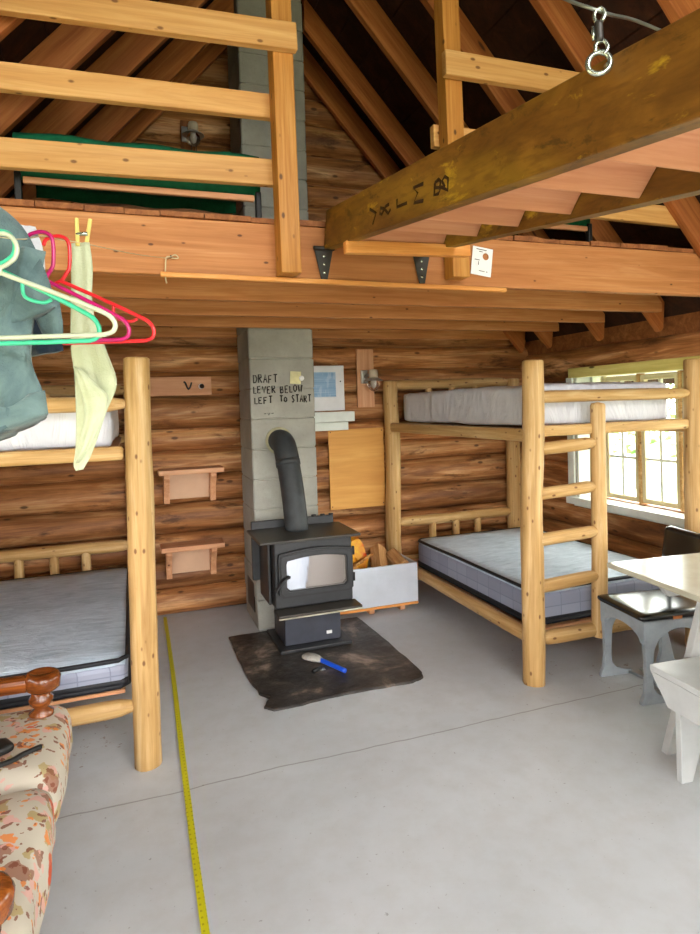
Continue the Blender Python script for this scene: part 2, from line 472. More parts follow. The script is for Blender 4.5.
def floral():
    t = NT('floral_upholstery')
    v = t.coords((1, 1, 1), True)
    nz = t.add('ShaderNodeTexNoise', _Scale=22, _Detail=4); t.l(v, nz.inputs['Vector'])
    ad = t.n.new('ShaderNodeVectorMath'); ad.operation = 'MULTIPLY_ADD'; t.l(nz.outputs['Color'], ad.inputs[0]); ad.inputs[1].default_value = (.085, .085, .085); t.l(v, ad.inputs[2])
    col = lin('#b5ad9d')
    for sc, th, c, seed, keep in ((16, .42, '#a08d5c', 3, .4), (14, .42, '#8a5c48', 11, .42), (22, .42, '#c99a90', 29, .5), (11, .38, '#c2491c', 0, .42), (26, .36, '#d0782c', 17, .5), (34, .36, '#74402c', 41, .5)):
        of = t.n.new('ShaderNodeVectorMath'); of.operation = 'ADD'; t.l(ad.outputs[0], of.inputs[0]); of.inputs[1].default_value = (seed, seed * .7, seed * .3)
        vo = t.add('ShaderNodeTexVoronoi', _Scale=sc); t.l(of.outputs[0], vo.inputs['Vector'])
        sp = t.n.new('ShaderNodeSeparateColor'); t.l(vo.outputs['Color'], sp.inputs[0])
        f = t.math('MULTIPLY', t.math('LESS_THAN', vo.outputs['Distance'], th), t.math('LESS_THAN', sp.outputs[1], keep))
        col = t.mix(t.math('MULTIPLY', f, .85), col, lin(c))
    return t.done(col, .75, .25)
M['floral'] = floral()
def cloth(name, c1, c2, sc=5):
    t = NT(name)
    v = t.coords((1, 1, 1))
    a = t.noise(v, sc, 4, .6, .5); w = t.noise(t.mapped((260, 260, 260)), 1, 2)
    col = t.ramp(a, [(.3, lin(c1)), (.7, lin(c2))])
    t.bump(t.math('ADD', a, t.math('MULTIPLY', w, .3)), .5, .01)
    t.b.inputs['Sheen Weight'].default_value = .2
    return t.done(col, .85, .15)
M['denim'] = cloth('blue_grey_denim', '#34474c', '#6a807f', 9)
M['navy'] = cloth('navy_cloth', '#161f2c', '#2a3a4c')
M['white_cloth'] = cloth('white_cloth', '#b9bcc0', '#d8dadb')
M['towel'] = cloth('pale_towel', '#a8ae8e', '#bcc2a6', 8)
def plast(name, c): return plain(name, c, .3, .5, 0, .04)
M['h_white'] = plast('white_plastic', '#b2baa2'); M['h_green'] = plast('mint_plastic', '#3fbf95'); M['h_mag'] = plast('magenta_plastic', '#b0185f'); M['h_red'] = plast('red_plastic', '#d8262c')
M['peg'] = plain('clothespin_wood', '#d8c06a', .6)
M['string'] = plain('pale_string', '#c9b894', .8)
M['cable'] = plain('steel_cable', '#8d9188', .35, .5, .7, .1)
M['zinc'] = plain('zinc_plated', '#b9c2b4', .25, .5, .85, .1)
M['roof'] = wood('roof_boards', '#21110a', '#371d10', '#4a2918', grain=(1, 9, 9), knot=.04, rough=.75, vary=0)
M['white_trim'] = plain('white_window_paint', '#d3d8d0', .4, .4, 0, .04)
M['grass'] = plain('gravel_and_grass', '#8f8b78', .9, .1, 0, .2, 1.2, 0, '#79865a')
M['leaf'] = plain('leaves', '#55782c', .6, .3, 0, .2, 2, 0, '#33551a'); M['leaf'].node_tree.nodes['Principled BSDF'].inputs['Transmission Weight'].default_value = .0; M['leaf'].node_tree.nodes['Principled BSDF'].inputs['Subsurface Weight'].default_value = .0
M['bark'] = plain('bark', '#6a5a48', .9)
M['sack'] = plain('yellow_paper_sack', '#e0b818', .5, .4, 0, .1, 9, .2, '#c8421c')
M['newsprint'] = plain('bark_kindling', '#8a5a30', .9, .1, 0, .3, 40, .5, '#c79a5a')
M['pale_panel'] = plain('pale_wood_panel', '#c9a283', .55, .3, 0, .06, 4)
M['mortar'] = plain('pale_mortar', '#b9b394', .9)
M['knob'] = plain('dark_peg', '#3a2a20', .4)

# ------------------------------------------------------------------ room shell
XR, YB, XL, YF = 3.30, 4.77, -1.40, -1.7      # right wall face, gable wall, left wall, front wall
RX = 1.0                                       # ridge
def roof_low(x): return 1.95 + 1.12 * (3.2 - x) if x > RX else 1.95 + 1.12 * (x + 1.2)

def log_wall(name, L, H, Mx, openings=(), seed=0, clip=None, pitch=.205, bulge=.10, dx=.06):
    r = random.Random(seed)
    zs = [0.0]
    while zs[-1] < H - 1e-6: zs.append(min(H, zs[-1] + pitch * r.uniform(.82, 1.2)))
    if zs[-1] - zs[-2] < .06: zs.pop(-2)
    xs = set(round(L * i / max(1, int(L / dx)), 4) for i in range(int(L / dx) + 1))
    for o in openings: xs |= {o[0], o[1]}
    xs = sorted(xs); K = 9
    rows = []; ids = []
    for li in range(len(zs) - 1):
        z0, z1 = zs[li], zs[li + 1]
        for k in range(K + 1):
            u = (-1, -.93, -.75, -.5, -.17, .17, .5, .75, .93, 1)[k]
            row = []
            for x in xs:
                b = bulge * (1 + .25 * mnoise.noise(V((x * .8, li * 7.3 + seed, 2.)))) * math.sqrt(max(0, 1 - u * u * .99))
                b += .012 * mnoise.noise(V((x * 1.7, li * 3.7 + seed, k * .25)))
                dz = .014 * mnoise.noise(V((x * .9, li * 5.1 + seed, 4.))) if 0 < li else 0
                dz2 = .014 * mnoise.noise(V((x * .9, (li + 1) * 5.1 + seed, 4.))) if li < len(zs) - 2 else 0
                if k in (0, K): b = -.012
                row.append((x, -b, (z0 + dz) + ((z1 + dz2) - (z0 + dz)) * (u + 1) / 2))
            rows.append(row); ids.append(li)
    vs = [p for row in rows for p in row]; n = len(xs); fs = []
    pid = [ids[i // n] for i in range(len(vs))]
    for j in range(len(rows) - 1):
        for i in range(n - 1):
            cx = (xs[i] + xs[i + 1]) / 2; cz = (rows[j][i][2] + rows[j + 1][i][2]) / 2
            if clip and not clip(cx, cz): continue
            fs.append((j * n + i, j * n + i + 1, (j + 1) * n + i + 1, (j + 1) * n + i))
    me = bpy.data.meshes.new(name); me.from_pydata(vs, [], fs); me.update()
    at = me.attributes.new('piece', 'FLOAT', 'POINT')
    for i, q in enumerate(pid): at.data[i].value = (q * .618 + seed * .37) % 1.0
    if openings:
        bm = bmesh.new(); bm.from_mesh(me)
        for o in openings:
            for co, no in (((o[0], 0, 0), (1, 0, 0)), ((o[1], 0, 0), (1, 0, 0)), ((0, 0, o[2]), (0, 0, 1)), ((0, 0, o[3]), (0, 0, 1))):
                bmesh.ops.bisect_plane(bm, geom=bm.verts[:] + bm.edges[:] + bm.faces[:], plane_co=co, plane_no=no, dist=1e-5)
            kill = [f for f in bm.faces if o[0] < f.calc_center_median().x < o[1] and o[2] < f.calc_center_median().z < o[3]]
            bmesh.ops.delete(bm, geom=kill, context='FACES')
        bm.to_mesh(me); bm.free()
    # straight reveals and a flat outer face give the wall its thickness
    bm = bmesh.new(); bm.from_mesh(me)
    rim = [e for e in bm.edges if len(e.link_faces) == 1]
    back = bmesh.ops.duplicate(bm, geom=bm.verts[:] + bm.edges[:] + bm.faces[:])['geom']
    for v in back:
        if isinstance(v, bmesh.types.BMVert): v.co.y = .15
    bmesh.ops.reverse_faces(bm, faces=[f for f in back if isinstance(f, bmesh.types.BMFace)])
    ex = bmesh.ops.extrude_edge_only(bm, edges=rim)['geom']
    for v in ex:
        if isinstance(v, bmesh.types.BMVert): v.co.y = .15
    bm.to_mesh(me); bm.free()
    o = link(name, me, M['log_wall'], None, Mx, True)
    return struct(o)

WIN = (1.70, 3.95, .73, 1.66)      # y0, y1, z0, z1 of the right window
ADDED_WIN = (-1.2, .9, .80, 1.75)  # unseen second right window, added to light the table
# gable wall: local x -> +X
log_wall('wall_back', 5.4, 4.6, Matrix.Translation((-1.75, YB, 0)), (), 3, lambda x, z: z < roof_low(x - 1.75) + .34)
# right wall faces -X : local x runs toward -Y
Mr = Matrix.Translation((XR + .085, YB + .1, 0)) @ Matrix.Rotation(-PI / 2, 4, 'Z')
ly = lambda y: YB + .1 - y
log_wall('wall_right', YB + .1 - YF, 1.90, Mr, ((ly(WIN[1]), ly(WIN[0]), WIN[2], WIN[3]), (ly(ADDED_WIN[1]), ly(ADDED_WIN[0]), ADDED_WIN[2], ADDED_WIN[3])), 11, None, .23)
Ml = Matrix.Translation((XL - .085, YF - .1, 0)) @ Matrix.Rotation(PI / 2, 4, 'Z')
lw = ((1.2, 4.2, .7, 1.78),)  # unseen left window, enlarged to brighten the left side of the room
log_wall('wall_left', YB + .2 - YF, 1.90, Ml, lw, 17, None, .23, .085, .15)
Mf = Matrix.Translation((3.7, YF, 0)) @ Matrix.Rotation(PI, 4, 'Z')
FO = [(-.75, .45, .02, 2.05), (1.15, 2.9, .7, 1.95), (-.5, 2.5, 2.35, 3.45)]     # unseen front door and windows, upper one enlarged to light the loft (world x)
log_wall('wall_front', 5.4, 4.6, Mf, [(3.7 - b, 3.7 - a, c, d) for a, b, c, d in FO], 23, lambda x, z: z < roof_low(3.7 - x) + .3, .23, .085, .15)

fl = mesh([(XL - .3, YF - .2, 0), (XR + .35, YF - .2, 0), (XR + .35, YB + .2, 0), (XL - .3, YB + .2, 0), (XL - .3, YF - .2, -.12), (XR + .35, YF - .2, -.12), (XR + .35, YB + .2, -.12), (XL - .3, YB + .2, -.12)],
          [(0, 1, 2, 3), (7, 6, 5, 4), (0, 4, 5, 1), (1, 5, 6, 2), (2, 6, 7, 3), (3, 7, 4, 0)])
struct(link('floor', fl, M['floor']))
# roof boards as two closed slopes with shallow board joints
def roof_me():
    vs = []; fs = []
    for s in (1, -1):
        nb = 17; run = 2.75
        for i in range(nb):
            a = run * i / nb + .003; b = run * (i + 1) / nb - .003
            q = []
            for d in (a, b):
                x = RX + s * d; z = 1.95 + .245 + 1.12 * 2.2 - 1.12 * d
                q.append((x, z))
            o = len(vs)
            for y in (YF - .3, YB + .3):
                for x, z in q: vs += [(x, y, z), (x, y, z + .04)]
            fs += [tuple(o + k for k in f) for f in ((0, 2, 6, 4), (1, 5, 7, 3), (0, 1, 3, 2), (4, 6, 7, 5), (0, 4, 5, 1), (2, 3, 7, 6))]
        # underlay that closes the joints
        o = len(vs)
        for y in (YF - .3, YB + .3):
            for d in (0, run): vs += [(RX + s * d, y, 1.95 + .285 + 1.12 * 2.2 - 1.12 * d), (RX + s * d, y, 1.95 + .32 + 1.12 * 2.2 - 1.12 * d)]
        fs += [tuple(o + k for k in f) for f in ((0, 2, 6, 4), (1, 5, 7, 3), (0, 1, 3, 2), (4, 6, 7, 5), (0, 4, 5, 1), (2, 3, 7, 6))]
    return mesh([(y, x, z) for x, y, z in vs], fs)
Mroof = Matrix(((0, 1, 0, 0), (1, 0, 0, 0), (0, 0, 1, 0), (0, 0, 0, 1)))
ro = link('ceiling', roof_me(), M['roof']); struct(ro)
ro.data.transform(Matrix.Identity(4))
for v in ro.data.vertices: v.co = V((v.co.y, v.co.x, v.co.z))
ro.data.flip_normals()
# eave closures along both side walls
struct(box('trim_1', (XR + .06, YF - .2, 1.88), (XR + .34, YB + .2, 2.02), M['deck']))
struct(box('trim_2', (XL - .34, YF - .2, 1.88), (XL - .06, YB + .2, 2.02), M['deck']))

# ------------------------------------------------------------------ right window
def sash(parent, x, y0, y1, z0, z1, cols, rows):
    fw = .034
    p = board('sash_stile', (x, y0 + fw / 2, z0), (x, y0 + fw / 2, z1), .04, fw, M['window_wood'], parent, up=(0, 1, 0))
    board('sash_stile', (x, y1 - fw / 2, z0), (x, y1 - fw / 2, z1), .04, fw, M['window_wood'], parent, up=(0, 1, 0))
    board('sash_rail', (x, y0 + fw, z0 + fw / 2), (x, y1 - fw, z0 + fw / 2), .04, fw, M['window_wood'], parent)
    board('sash_rail', (x, y0 + fw, z1 - fw / 2), (x, y1 - fw, z1 - fw / 2), .04, fw, M['window_wood'], parent)
    a0, a1, b0, b1 = y0 + fw, y1 - fw, z0 + fw, z1 - fw
    for i in range(1, cols):
        y = a0 + (a1 - a0) * i / cols
        board('muntin', (x, y, b0), (x, y, b1), .024, .02, M['white_trim'], parent, .003, up=(0, 1, 0))
    for i in range(1, rows):
        z = b0 + (b1 - b0) * i / rows
        board('muntin', (x, a0, z), (x, a1, z), .022, .018, M['white_trim'], parent, .003)
    box('pane', (x + .012, a0 - .004, b0 - .004), (x + .016, a1 + .004, b1 + .004), M['pane'], parent, 0)

def window(name, WY, nsash, jamb_white=True):
    y0, y1, z0, z1 = WY
    w = link(name, None, None, None, Matrix.Translation((XR, (y0 + y1) / 2, z0))); struct(w)
    T = M['white_trim']
    # lining of the opening
    box('sill', (XR - .075, y0 - .10, z0 - .055), (XR + .26, y1 + .10, z0 - .002), T, w)
    box('apron', (XR - .03, y0 - .06, z0 - .075), (XR + .02, y1 + .06, z0 - .056), T, w)
    box('jamb', (XR - .03, y1 - .002, z0), (XR + .26, y1 + .028, z1), T, w)
    box('jamb', (XR - .03, y0 - .028, z0), (XR + .26, y0 + .002, z1), T, w)
    box('casing', (XR - .05, y1 + .0285, z0), (XR - .03, y1 + .10, z1), T, w)
    box('casing', (XR - .05, y0 - .10, z0), (XR - .03, y0 - .0285, z1), T, w)
    box('head_jamb', (XR - .03, y0 - .028, z1 - .001), (XR + .26, y1 + .028, z1 + .02), T, w)
    board('head_trim', (XR - .045, y0 - .1, z1 + .035), (XR - .045, y1 + .06, z1 + .035), .03, .075, M['head_trim'], w)
    g = (y1 - .14 - y0) / nsash
    xs = XR + .12
    box('side_light_frame', (xs - .02, y1 - .14, z0), (xs + .02, y1 - .115, z1), M['window_wood'], w)
    box('side_light_frame', (xs - .02, y1 - .03, z0), (xs + .02, y1 - .003, z1), T, w)
    box('pane', (xs - .004, y1 - .115, z0 + .001), (xs + .004, y1 - .03, z1 - .001), M['pane'], w, 0)
    for k in range(nsash):
        a = y0 + g * k
        sash(w, xs, a + .012, a + g - .012, z0 + .012, z1 - .012, 2, 3)
        if k: box('mullion', (xs - .03, a - .0115, z0 + .001), (xs + .03, a + .0115, z1 - .001), M['pole'], w, .003)
    return w
window('window_1', WIN, 6)
window('added_window_2', ADDED_WIN, 4)

# ------------------------------------------------------------------ roof framing
def rafter(y, s, label, mat=None, depth=.155, th=.045, xe=3.235, xs=.012):
    """side s=+1 right, -1 left; local X runs from the ridge down the slope"""
    c = math.atan(1.12); t = math.tan(c)
    p0 = V((RX + s * xs, y, roof_low(RX) - 1.12 * xs)); Ls = (xe - RX - xs) / math.cos(c)
    dirv = V((s * math.cos(c), 0, -math.sin(c))); upv = V((s * math.sin(c), 0, math.cos(c))); yv = upv.cross(dirv)
    Mx = Matrix((dirv, yv, upv)).transposed().to_4x4(); Mx.translation = p0
    pts = [(0, 0), (Ls, 0), (Ls, .03), (Ls - depth * .75, depth), (-depth * t, depth)]
    o = link('rafter', prism_me(pts, th, .003), mat or M['rafter'], None, Mx)
    return tag(o, label, 'rafter', 'rafters on the right slope' if s > 0 else 'rafters on the left slope')

ORD = {4.612: 'next to the gable log wall', 4.235: 'second from the gable wall', 3.65: 'third from the gable wall', 3.117: 'fourth from the gable wall', 2.522: 'just above the loft railing', 2.0: 'in front of the railing'}
for y, w in ORD.items():
    for s, nm in ((1, 'right'), (-1, 'left')):
        rafter(y, s, 'rough brown rafter on the %s roof slope, %s' % (nm, w), None, xs=.012 if y != 4.235 else .245)

JY = [(3.07, 'first joist behind the loft header'), (3.57, 'second joist behind the loft header'), (4.07, 'third joist behind the loft header, crossing the chimney'), (4.658, 'joist against the gable log wall')]
for y, w in JY:
    pts = [(0, -.1175), (4.40, -.1175), (4.40, -.06), (4.24, .1175), (.16, .1175), (0, -.06)]
    o = link('ceiling_joist', prism_me(pts, .044, .003), M['lumber'], None, Matrix.Translation((-1.2 + .0, y, 2.1475)))
    tag(o, 'orange sawn joist under the loft deck, ' + w, 'joist', 'loft joists')
# doubled header at the front of the loft
hd = board('header_beam', (-1.12, 2.577, 2.152), (3.12, 2.577, 2.152), .05, .226, M['lumber'])
tag(hd, 'long orange header beam across the front of the loft', 'beam')
# loft deck: boards along Y with ends showing over the header
def deck_me():
    r = random.Random(5); parts = []; x = -1.12
    while x < 3.02:
        w = min(r.uniform(.12, .2), 3.06 - x)
        ya = 2.535 + r.uniform(0, .02); segs = [(ya, 4.66)]
        if x + w > .70 and x < 1.31: segs = [(ya, 4.10)]
        for a, b in segs:
            h = .022 + r.uniform(-.003, .003)
            q = [(a, x + .002, 2.267), (b, x + .002, 2.267), (b, x + w - .002, 2.267), (a, x + w - .002, 2.267)]
            v = q + [(p[0], p[1], 2.267 + h) for p in q]
            parts.append((v, [(0, 1, 2, 3), (7, 6, 5, 4), (0, 4, 5, 1), (1, 5, 6, 2), (2, 6, 7, 3), (3, 7, 4, 0)]))
        x += w
    return mesh(*join_data(parts))
# mesh is built with local X along the boards
dk = link('loft_floor', deck_me(), M['deck'], None, Matrix(((0, 1, 0, 0), (1, 0, 0, 0), (0, 0, 1, 0), (0, 0, 0, 1))))
dk.data.flip_normals(); struct(dk)
tag(board('ledge_strip', (.13, 2.532, 2.034), (1.70, 2.532, 2.022), .022, .02, M['ledge']), 'thin pale orange strip nailed along the bottom of the loft header', 'wooden strip')

# loft railing
rl = thing('loft_railing', 'left loft railing of three pale boards and one square post', 'railing', (.655, 2.5, 2.05))
board('post', (.638, 2.5, 2.045), (.6235, 2.5, 3.94), .085, .095, M['post'], rl, up=(0, 1, 0))
board('rail', (-.40, 2.434, 2.948), (.682, 2.434, 2.982), .038, .108, M['rail'], rl)
board('rail', (-.46, 2.565, 2.735), (.645, 2.565, 2.755), .038, .1, M['rail'], rl)
board('rail', (-.60, 2.565, 2.455), (.645, 2.565, 2.482), .038, .108, M['rail'], rl)
rr = thing('loft_railing', 'right loft railing with an upright post, behind the raised stair', 'railing', (1.425, 2.5, 2.05))
board('post', (1.425, 2.5, 2.06), (1.400, 2.5, 3.75), .085, .08, M['post'], rr, up=(0, 1, 0))
board('rail', (1.350, 2.434, 2.985), (2.17, 2.434, 2.99), .038, .108, M['rail'], rr)
board('rail', (1.35, 2.565, 2.72), (2.36, 2.565, 2.735), .038, .1, M['rail'], rr)
board('rail', (1.37, 2.565, 2.475), (2.93, 2.565, 2.452), .038, .1, M['rail'], rr)

# ------------------------------------------------------------------ hinged stair raised under the roof
def strokes(name, lines, r, mat, parent, Mx, flat=.35):
    parts = []
    for ln in lines:
        vs, fs = tube_data([V((x, 0, z)) for x, z in ln], r, 6)
        parts.append(([V((v.x, v.y * flat, v.z)) for v in vs], fs))
    vs, fs = join_data(parts)
    return link(name, mesh(vs, fs, True), mat, parent, Mx)

st = thing('folding_stair', 'raised fold-up stair with mustard-brown plank sides and pink treads', 'stair', (1.04, 2.52, 2.2))
SL = (2.25 - 1.985) / (2.52 - .66)           # drop toward the camera
def sz(y, top=0.): return 2.245 - (2.52 - y) * .142 + top
for x in (.825, 1.245):
    Mx, L = frame((x, 2.52, sz(2.52)), (x, .28, sz(.28)))
    me = prism_me([(0, -.078), (L, -.078), (L, .078), (.03, .078)], .046, .003)
    s = link('stringer', me, M['stringer'], st, Mx)
    if x < 1: s1, M1, L1 = s, Mx, L
    box('stringer_edge', (0, 0, 0), (.01, .01, .01), M['tread'], st) if False else None
k = 0
y = 2.262
ang = math.radians(46)
while y > .4:
    zb = sz(y) - .07
    dy, dz = -math.cos(ang) * .215, math.sin(ang) * .215
    zc = zb + .5 * dz; yc = y + .5 * dy
    Mx = Matrix.Translation((.851, yc, zc)) @ Matrix.Rotation(-ang, 4, 'X')
    sc = .172 / .215
    link('tread', box_me(.368, .19, .03, .004, 2, (.184, 0.0, 0)), M['tread'], st, Mx)
    y -= .255
board('cleat', (.797, 2.25, 2.105), (1.336, 2.25, 2.118), .04, .046, M['ledge'], st)
# marker letters on the left side plank: strokes in the plank's own plane
def pl(y, z): return V((.80, y, z))
marks = [[(1.993, 2.172), (1.937, 2.142), (1.971, 2.114)],
         [(1.827, 2.137), (1.856, 2.139), (1.888, 2.123), (1.906, 2.131), (1.898, 2.147), (1.869, 2.136), (1.835, 2.110), (1.817, 2.118)],
         [(1.765, 2.133), (1.767, 2.109), (1.694, 2.099)],
         [(1.583, 2.118), (1.647, 2.128), (1.620, 2.104), (1.646, 2.084), (1.586, 2.071)],
         [(1.514, 2.096), (1.520, 2.065), (1.496, 2.061), (1.483, 2.070), (1.511, 2.082), (1.475, 2.071), (1.444, 2.053), (1.441, 2.082), (1.457, 2.093), (1.474, 2.088), (1.459, 2.066)],
         [(1.514, 2.096), (1.493, 2.098), (1.482, 2.089), (1.487, 2.075)]]
parts = []
for ln in marks:
    vs, fs = tube_data([pl(a, b) for a, b in ln], .0055, 6)
    parts.append(([V((.8015 + (v.x - .80) * .2, v.y, v.z)) for v in vs], fs))
link('lettering', mesh(*join_data(parts), True), M['faded'], st)
# strap hinges on the header
for x in (.803, 1.265):
    hg = thing('strap_hinge', 'dark tapered strap hinge under the %s plank of the raised stair' % ('left' if x < 1 else 'right'), 'hinge', (x, 2.54, 2.1), 'strap hinges on the header')
    pts = [(-.042, .13), (.042, .13), (.014, 0), (-.014, 0)]
    link('strap', prism_me(pts, .006, .0015), M['hinge'], hg, Matrix.Translation((x, 2.540, 2.04)))
    tube('knuckle', [(x - .045, 2.533, 2.172), (x + .045, 2.533, 2.172)], .009, M['hinge'], hg, 10)
    for dz in (.03, .065, .1): lathe('screw', [(.0, .003), (.006, .002), (.007, 0)], M['zinc'], hg, Matrix.Translation((x, 2.537, 2.04 + dz)) @ Matrix.Rotation(PI / 2, 4, 'X'), 8)
# eye screw, snap hook, bridle cable
ex, ey = .838, .955
ez = sz(ey) + .078
eb = thing('eye_bolt', 'silver ring eye bolt screwed into the raised stair plank', 'eye bolt', (.785, .868, 2.075))
cy = [(-.0185 * math.cos(a), 0, .0185 * math.sin(a)) for a in [2 * PI * i / 20 for i in range(20)]]
Re = Matrix.Translation((.783, .868, 2.076)) @ Matrix.Rotation(-.60, 4, 'Z')
tube('ring', cy, .0048, M['zinc'], eb, 8, True, M=Re)
tube('shank', [tuple(Re @ V((.0185, 0, 0))), (.802, .872, 2.076), (.815, .885, 2.077)], .0045, M['zinc'], eb, 8)
sh = thing('snap_hook', 'grey steel snap hook hanging between cable and eye bolt', 'snap hook', (.785, .87, 2.1))
Rs = Matrix.Translation((.783, .866, 2.080)) @ Matrix.Rotation(-.60, 4, 'Z') @ Matrix.Scale(.84, 4)
tube('lower_link', [(.008, -.0, .010), (.016, 0, .024), (.008, 0, .038), (-.006, 0, .034), (-.008, 0, .018)], .0042, M['zinc'], sh, 8, sub=5, M=Rs)
tube('body', [(0, 0, .036), (0, 0, .047), (-.001, 0, .072), (0, 0, .077)], .0085, M['hinge'], sh, 10, M=Rs)
tube('upper_hook', [(0, 0, .072), (-.008, 0, .085), (-.006, 0, .1), (.006, 0, .104), (.012, 0, .092), (.006, 0, .078)], .0042, M['zinc'], sh, 8, sub=5, M=Rs)
tube('gate', [(-.011, 0, .042), (-.012, 0, .07)], .003, M['zinc'], sh, 6, M=Rs)
hp = Rs @ V((0, 0, .1))
ca = tube('bridle_cable', [(.62, 1.10, 2.48), (.735, .96, 2.26), tuple(hp), (.925, .935, 2.215), (1.12, 1.035, 2.28), (1.42, 1.19, 2.39), (1.95, 1.48, 2.62), (2.30, 1.60, 2.86)], .0032, M['cable'], None, 6, sub=6)
tag(ca, 'thin grey steel cable through the snap hook above the stair', 'cable')
# placard on header
lb = thing('placard', 'small white card with a round hole pinned on the loft header', 'card', (1.58, 2.545, 2.15))
Mx = Matrix.Translation((1.582, 2.5435, 2.155)) @ Matrix.Rotation(.13, 4, 'Y')
def card_me():
    w, h = .054, .066; hx, hz, hr = .018, .026, .0165
    n = 24; o = []; inn = []
    for i in range(n):
        a = 2 * PI * i / n; d = V((math.cos(a), math.sin(a)))
        t = min(((w if d.x > 0 else -w) - hx) / d.x if abs(d.x) > 1e-6 else 9, ((h if d.y > 0 else -h) - hz) / d.y if abs(d.y) > 1e-6 else 9)
        o.append((hx + d.x * t, hz + d.y * t)); inn.append((hx + d.x * hr, hz + d.y * hr))
    for c in ((w, h), (-w, h), (-w, -h), (w, -h)):
        j = min(range(n), key=lambda q: (o[q][0] - c[0]) ** 2 + (o[q][1] - c[1]) ** 2); o[j] = c
    vs = [(x, -.001, z) for x, z in o + inn] + [(x, .001, z) for x, z in o + inn]
    fs = []
    for i in range(n):
        j = (i + 1) % n
        fs += [(i, j, n + j, n + i), (2 * n + i, 3 * n + i, 3 * n + j, 2 * n + j), (i, 2 * n + i, 2 * n + j, j), (n + i, n + j, 3 * n + j, 3 * n + i)]
    return mesh(vs, fs)
link('card', card_me(), M['paper'], lb, Mx)
strokes('lettering', [[(-.035, .055), (.02, .055)], [(-.02, .045), (-.002, .045)], [(-.04, .005), (-.012, .005)], [(-.018, -.002), (-.018, -.018)], [(-.012, -.045), (.018, -.045)], [(.026, -.045), (.034, -.045)]], .0016, M['marker'], lb, Mx @ Matrix.Translation((0, -.0012, 0)), .3)

# ------------------------------------------------------------------ chimney
def chimney_me(x0, x1, y0, y1, H):
    vs = []; fs = []; rings = []; z = 0; r = random.Random(2)
    course = .2035
    while z < H - .01:
        a, b = z + .004, min(H, z + course) - .004
        jx, jy = r.uniform(-.003, .003), r.uniform(-.003, .003)
        for zz, ins in ((z, .006), (a, .005), (a + .003, 0), (b - .003, 0), (b, .005)): rings.append((zz, ins, jx, jy))
        z += course
    for zz, ins, jx, jy in rings:
        i2 = .02
        x0_, x1_, y0_, y1_ = x0 + ins + jx, x1 - ins + jx, y0 + ins + jy, y1 - ins
        c = .008
        vs += [(x0_ + c, y0_, zz), (x1_ - c, y0_, zz), (x1_, y0_ + c, zz), (x1_, y1_ - c, zz), (x1_ - c, y1_, zz), (x0_ + c, y1_, zz), (x0_, y1_ - c, zz), (x0_, y0_ + c, zz)]
    n = 8
    for i in range(len(rings) - 1):
        for k in range(n): fs.append((i * n + k, i * n + (k + 1) % n, (i + 1) * n + (k + 1) % n, (i + 1) * n + k))
    fs.append(tuple(range(n - 1, -1, -1))); fs.append(tuple(range((len(rings) - 1) * n, len(rings) * n)))
    return mesh(vs, fs)
CH = thing('chimney', 'square grey concrete block chimney rising behind the wood stove', 'chimney', (1.0, 4.36, 0))
CY = 4.135
link('block_stack', chimney_me(.760, 1.208, CY, 4.585, 4.30), M['block'], CH)
G = {'D': [[(0, 0), (0, 1), (.5, .9), (.75, .5), (.5, .08), (0, 0)]], 'R': [[(0, 0), (0, 1), (.55, .95), (.6, .65), (0, .5)], [(.2, .5), (.7, 0)]], 'A': [[(0, 0), (.35, 1), (.72, 0)], [(.15, .38), (.58, .38)]],
     'F': [[(0, 0), (0, 1), (.6, 1)], [(0, .52), (.5, .52)]], 'T': [[(0, 1), (.75, 1)], [(.37, 1), (.37, 0)]], 'L': [[(0, 1), (0, 0), (.55, .02)]], 'E': [[(.6, 1), (0, .98), (0, 0), (.6, .02)], [(0, .52), (.45, .52)]],
     'V': [[(0, 1), (.35, 0), (.7, 1)]], 'B': [[(0, 0), (0, 1), (.5, .95), (.52, .6), (0, .5), (.6, .45), (.6, .08), (0, 0)]], 'O': [[(.35, 0), (.02, .3), (.05, .75), (.35, 1), (.68, .75), (.7, .3), (.35, 0)]],
     'W': [[(0, 1), (.2, 0), (.42, .7), (.65, 0), (.9, 1)]], 'S': [[(.6, .9), (.3, 1), (.05, .78), (.3, .52), (.6, .3), (.35, 0), (0, .1)]]}
def write(text, x0, x1, z, h, slope=0.):
    wds = {'W': 1.15, ' ': .75, 'L': .8}; tot = sum(wds.get(c, 1.) for c in text); u = (x1 - x0) / tot; x = x0; out = []; r = random.Random(len(text))
    for c in text:
        if c != ' ':
            j = r.uniform(-.06, .06) * h; hh = h * r.uniform(.9, 1.08)
            for ln in G[c]: out.append([(x + a * u * .92, z + j + b * hh + slope * (x - x0)) for a, b in ln])
        x += wds.get(c, 1.) * u
    return out
L = write('DRAFT', .785, .958, 1.668, .052) + write('LEVER BELOW', .785, 1.13, 1.598, .046, .01) + write('LEFT', .79, .92, 1.53, .044) + write('TO', .962, 1.02, 1.538, .036) + write('START', 1.045, 1.19, 1.532, .046)
strokes('lettering', L, .0036, M['marker'], CH, Matrix.Translation((0, CY - .0035, 0)), .45)
strokes('faint_scrawl', [[(.85, 1.46), (.865, 1.46)], [(.875, 1.465), (.882, 1.45), (.89, 1.465)], [(.90, 1.46), (.915, 1.462)]], .002, M['hinge'], CH, Matrix.Translation((0, CY - .0035, 0)), .4)
box('cleanout_plate', (.7560, 4.22, .10), (.7605, 4.46, .30), M['iron'], CH, .001)
nt = thing('paper_note', 'small cream paper note stuck on the chimney beside the lettering', 'note', (1.08, CY - .01, 1.69))
link('sheet', box_me(.075, .002, .085, 0), M['cream'], nt, Matrix.Translation((1.075, CY - .007, 1.70)) @ Matrix.Rotation(.06, 4, 'Y'))
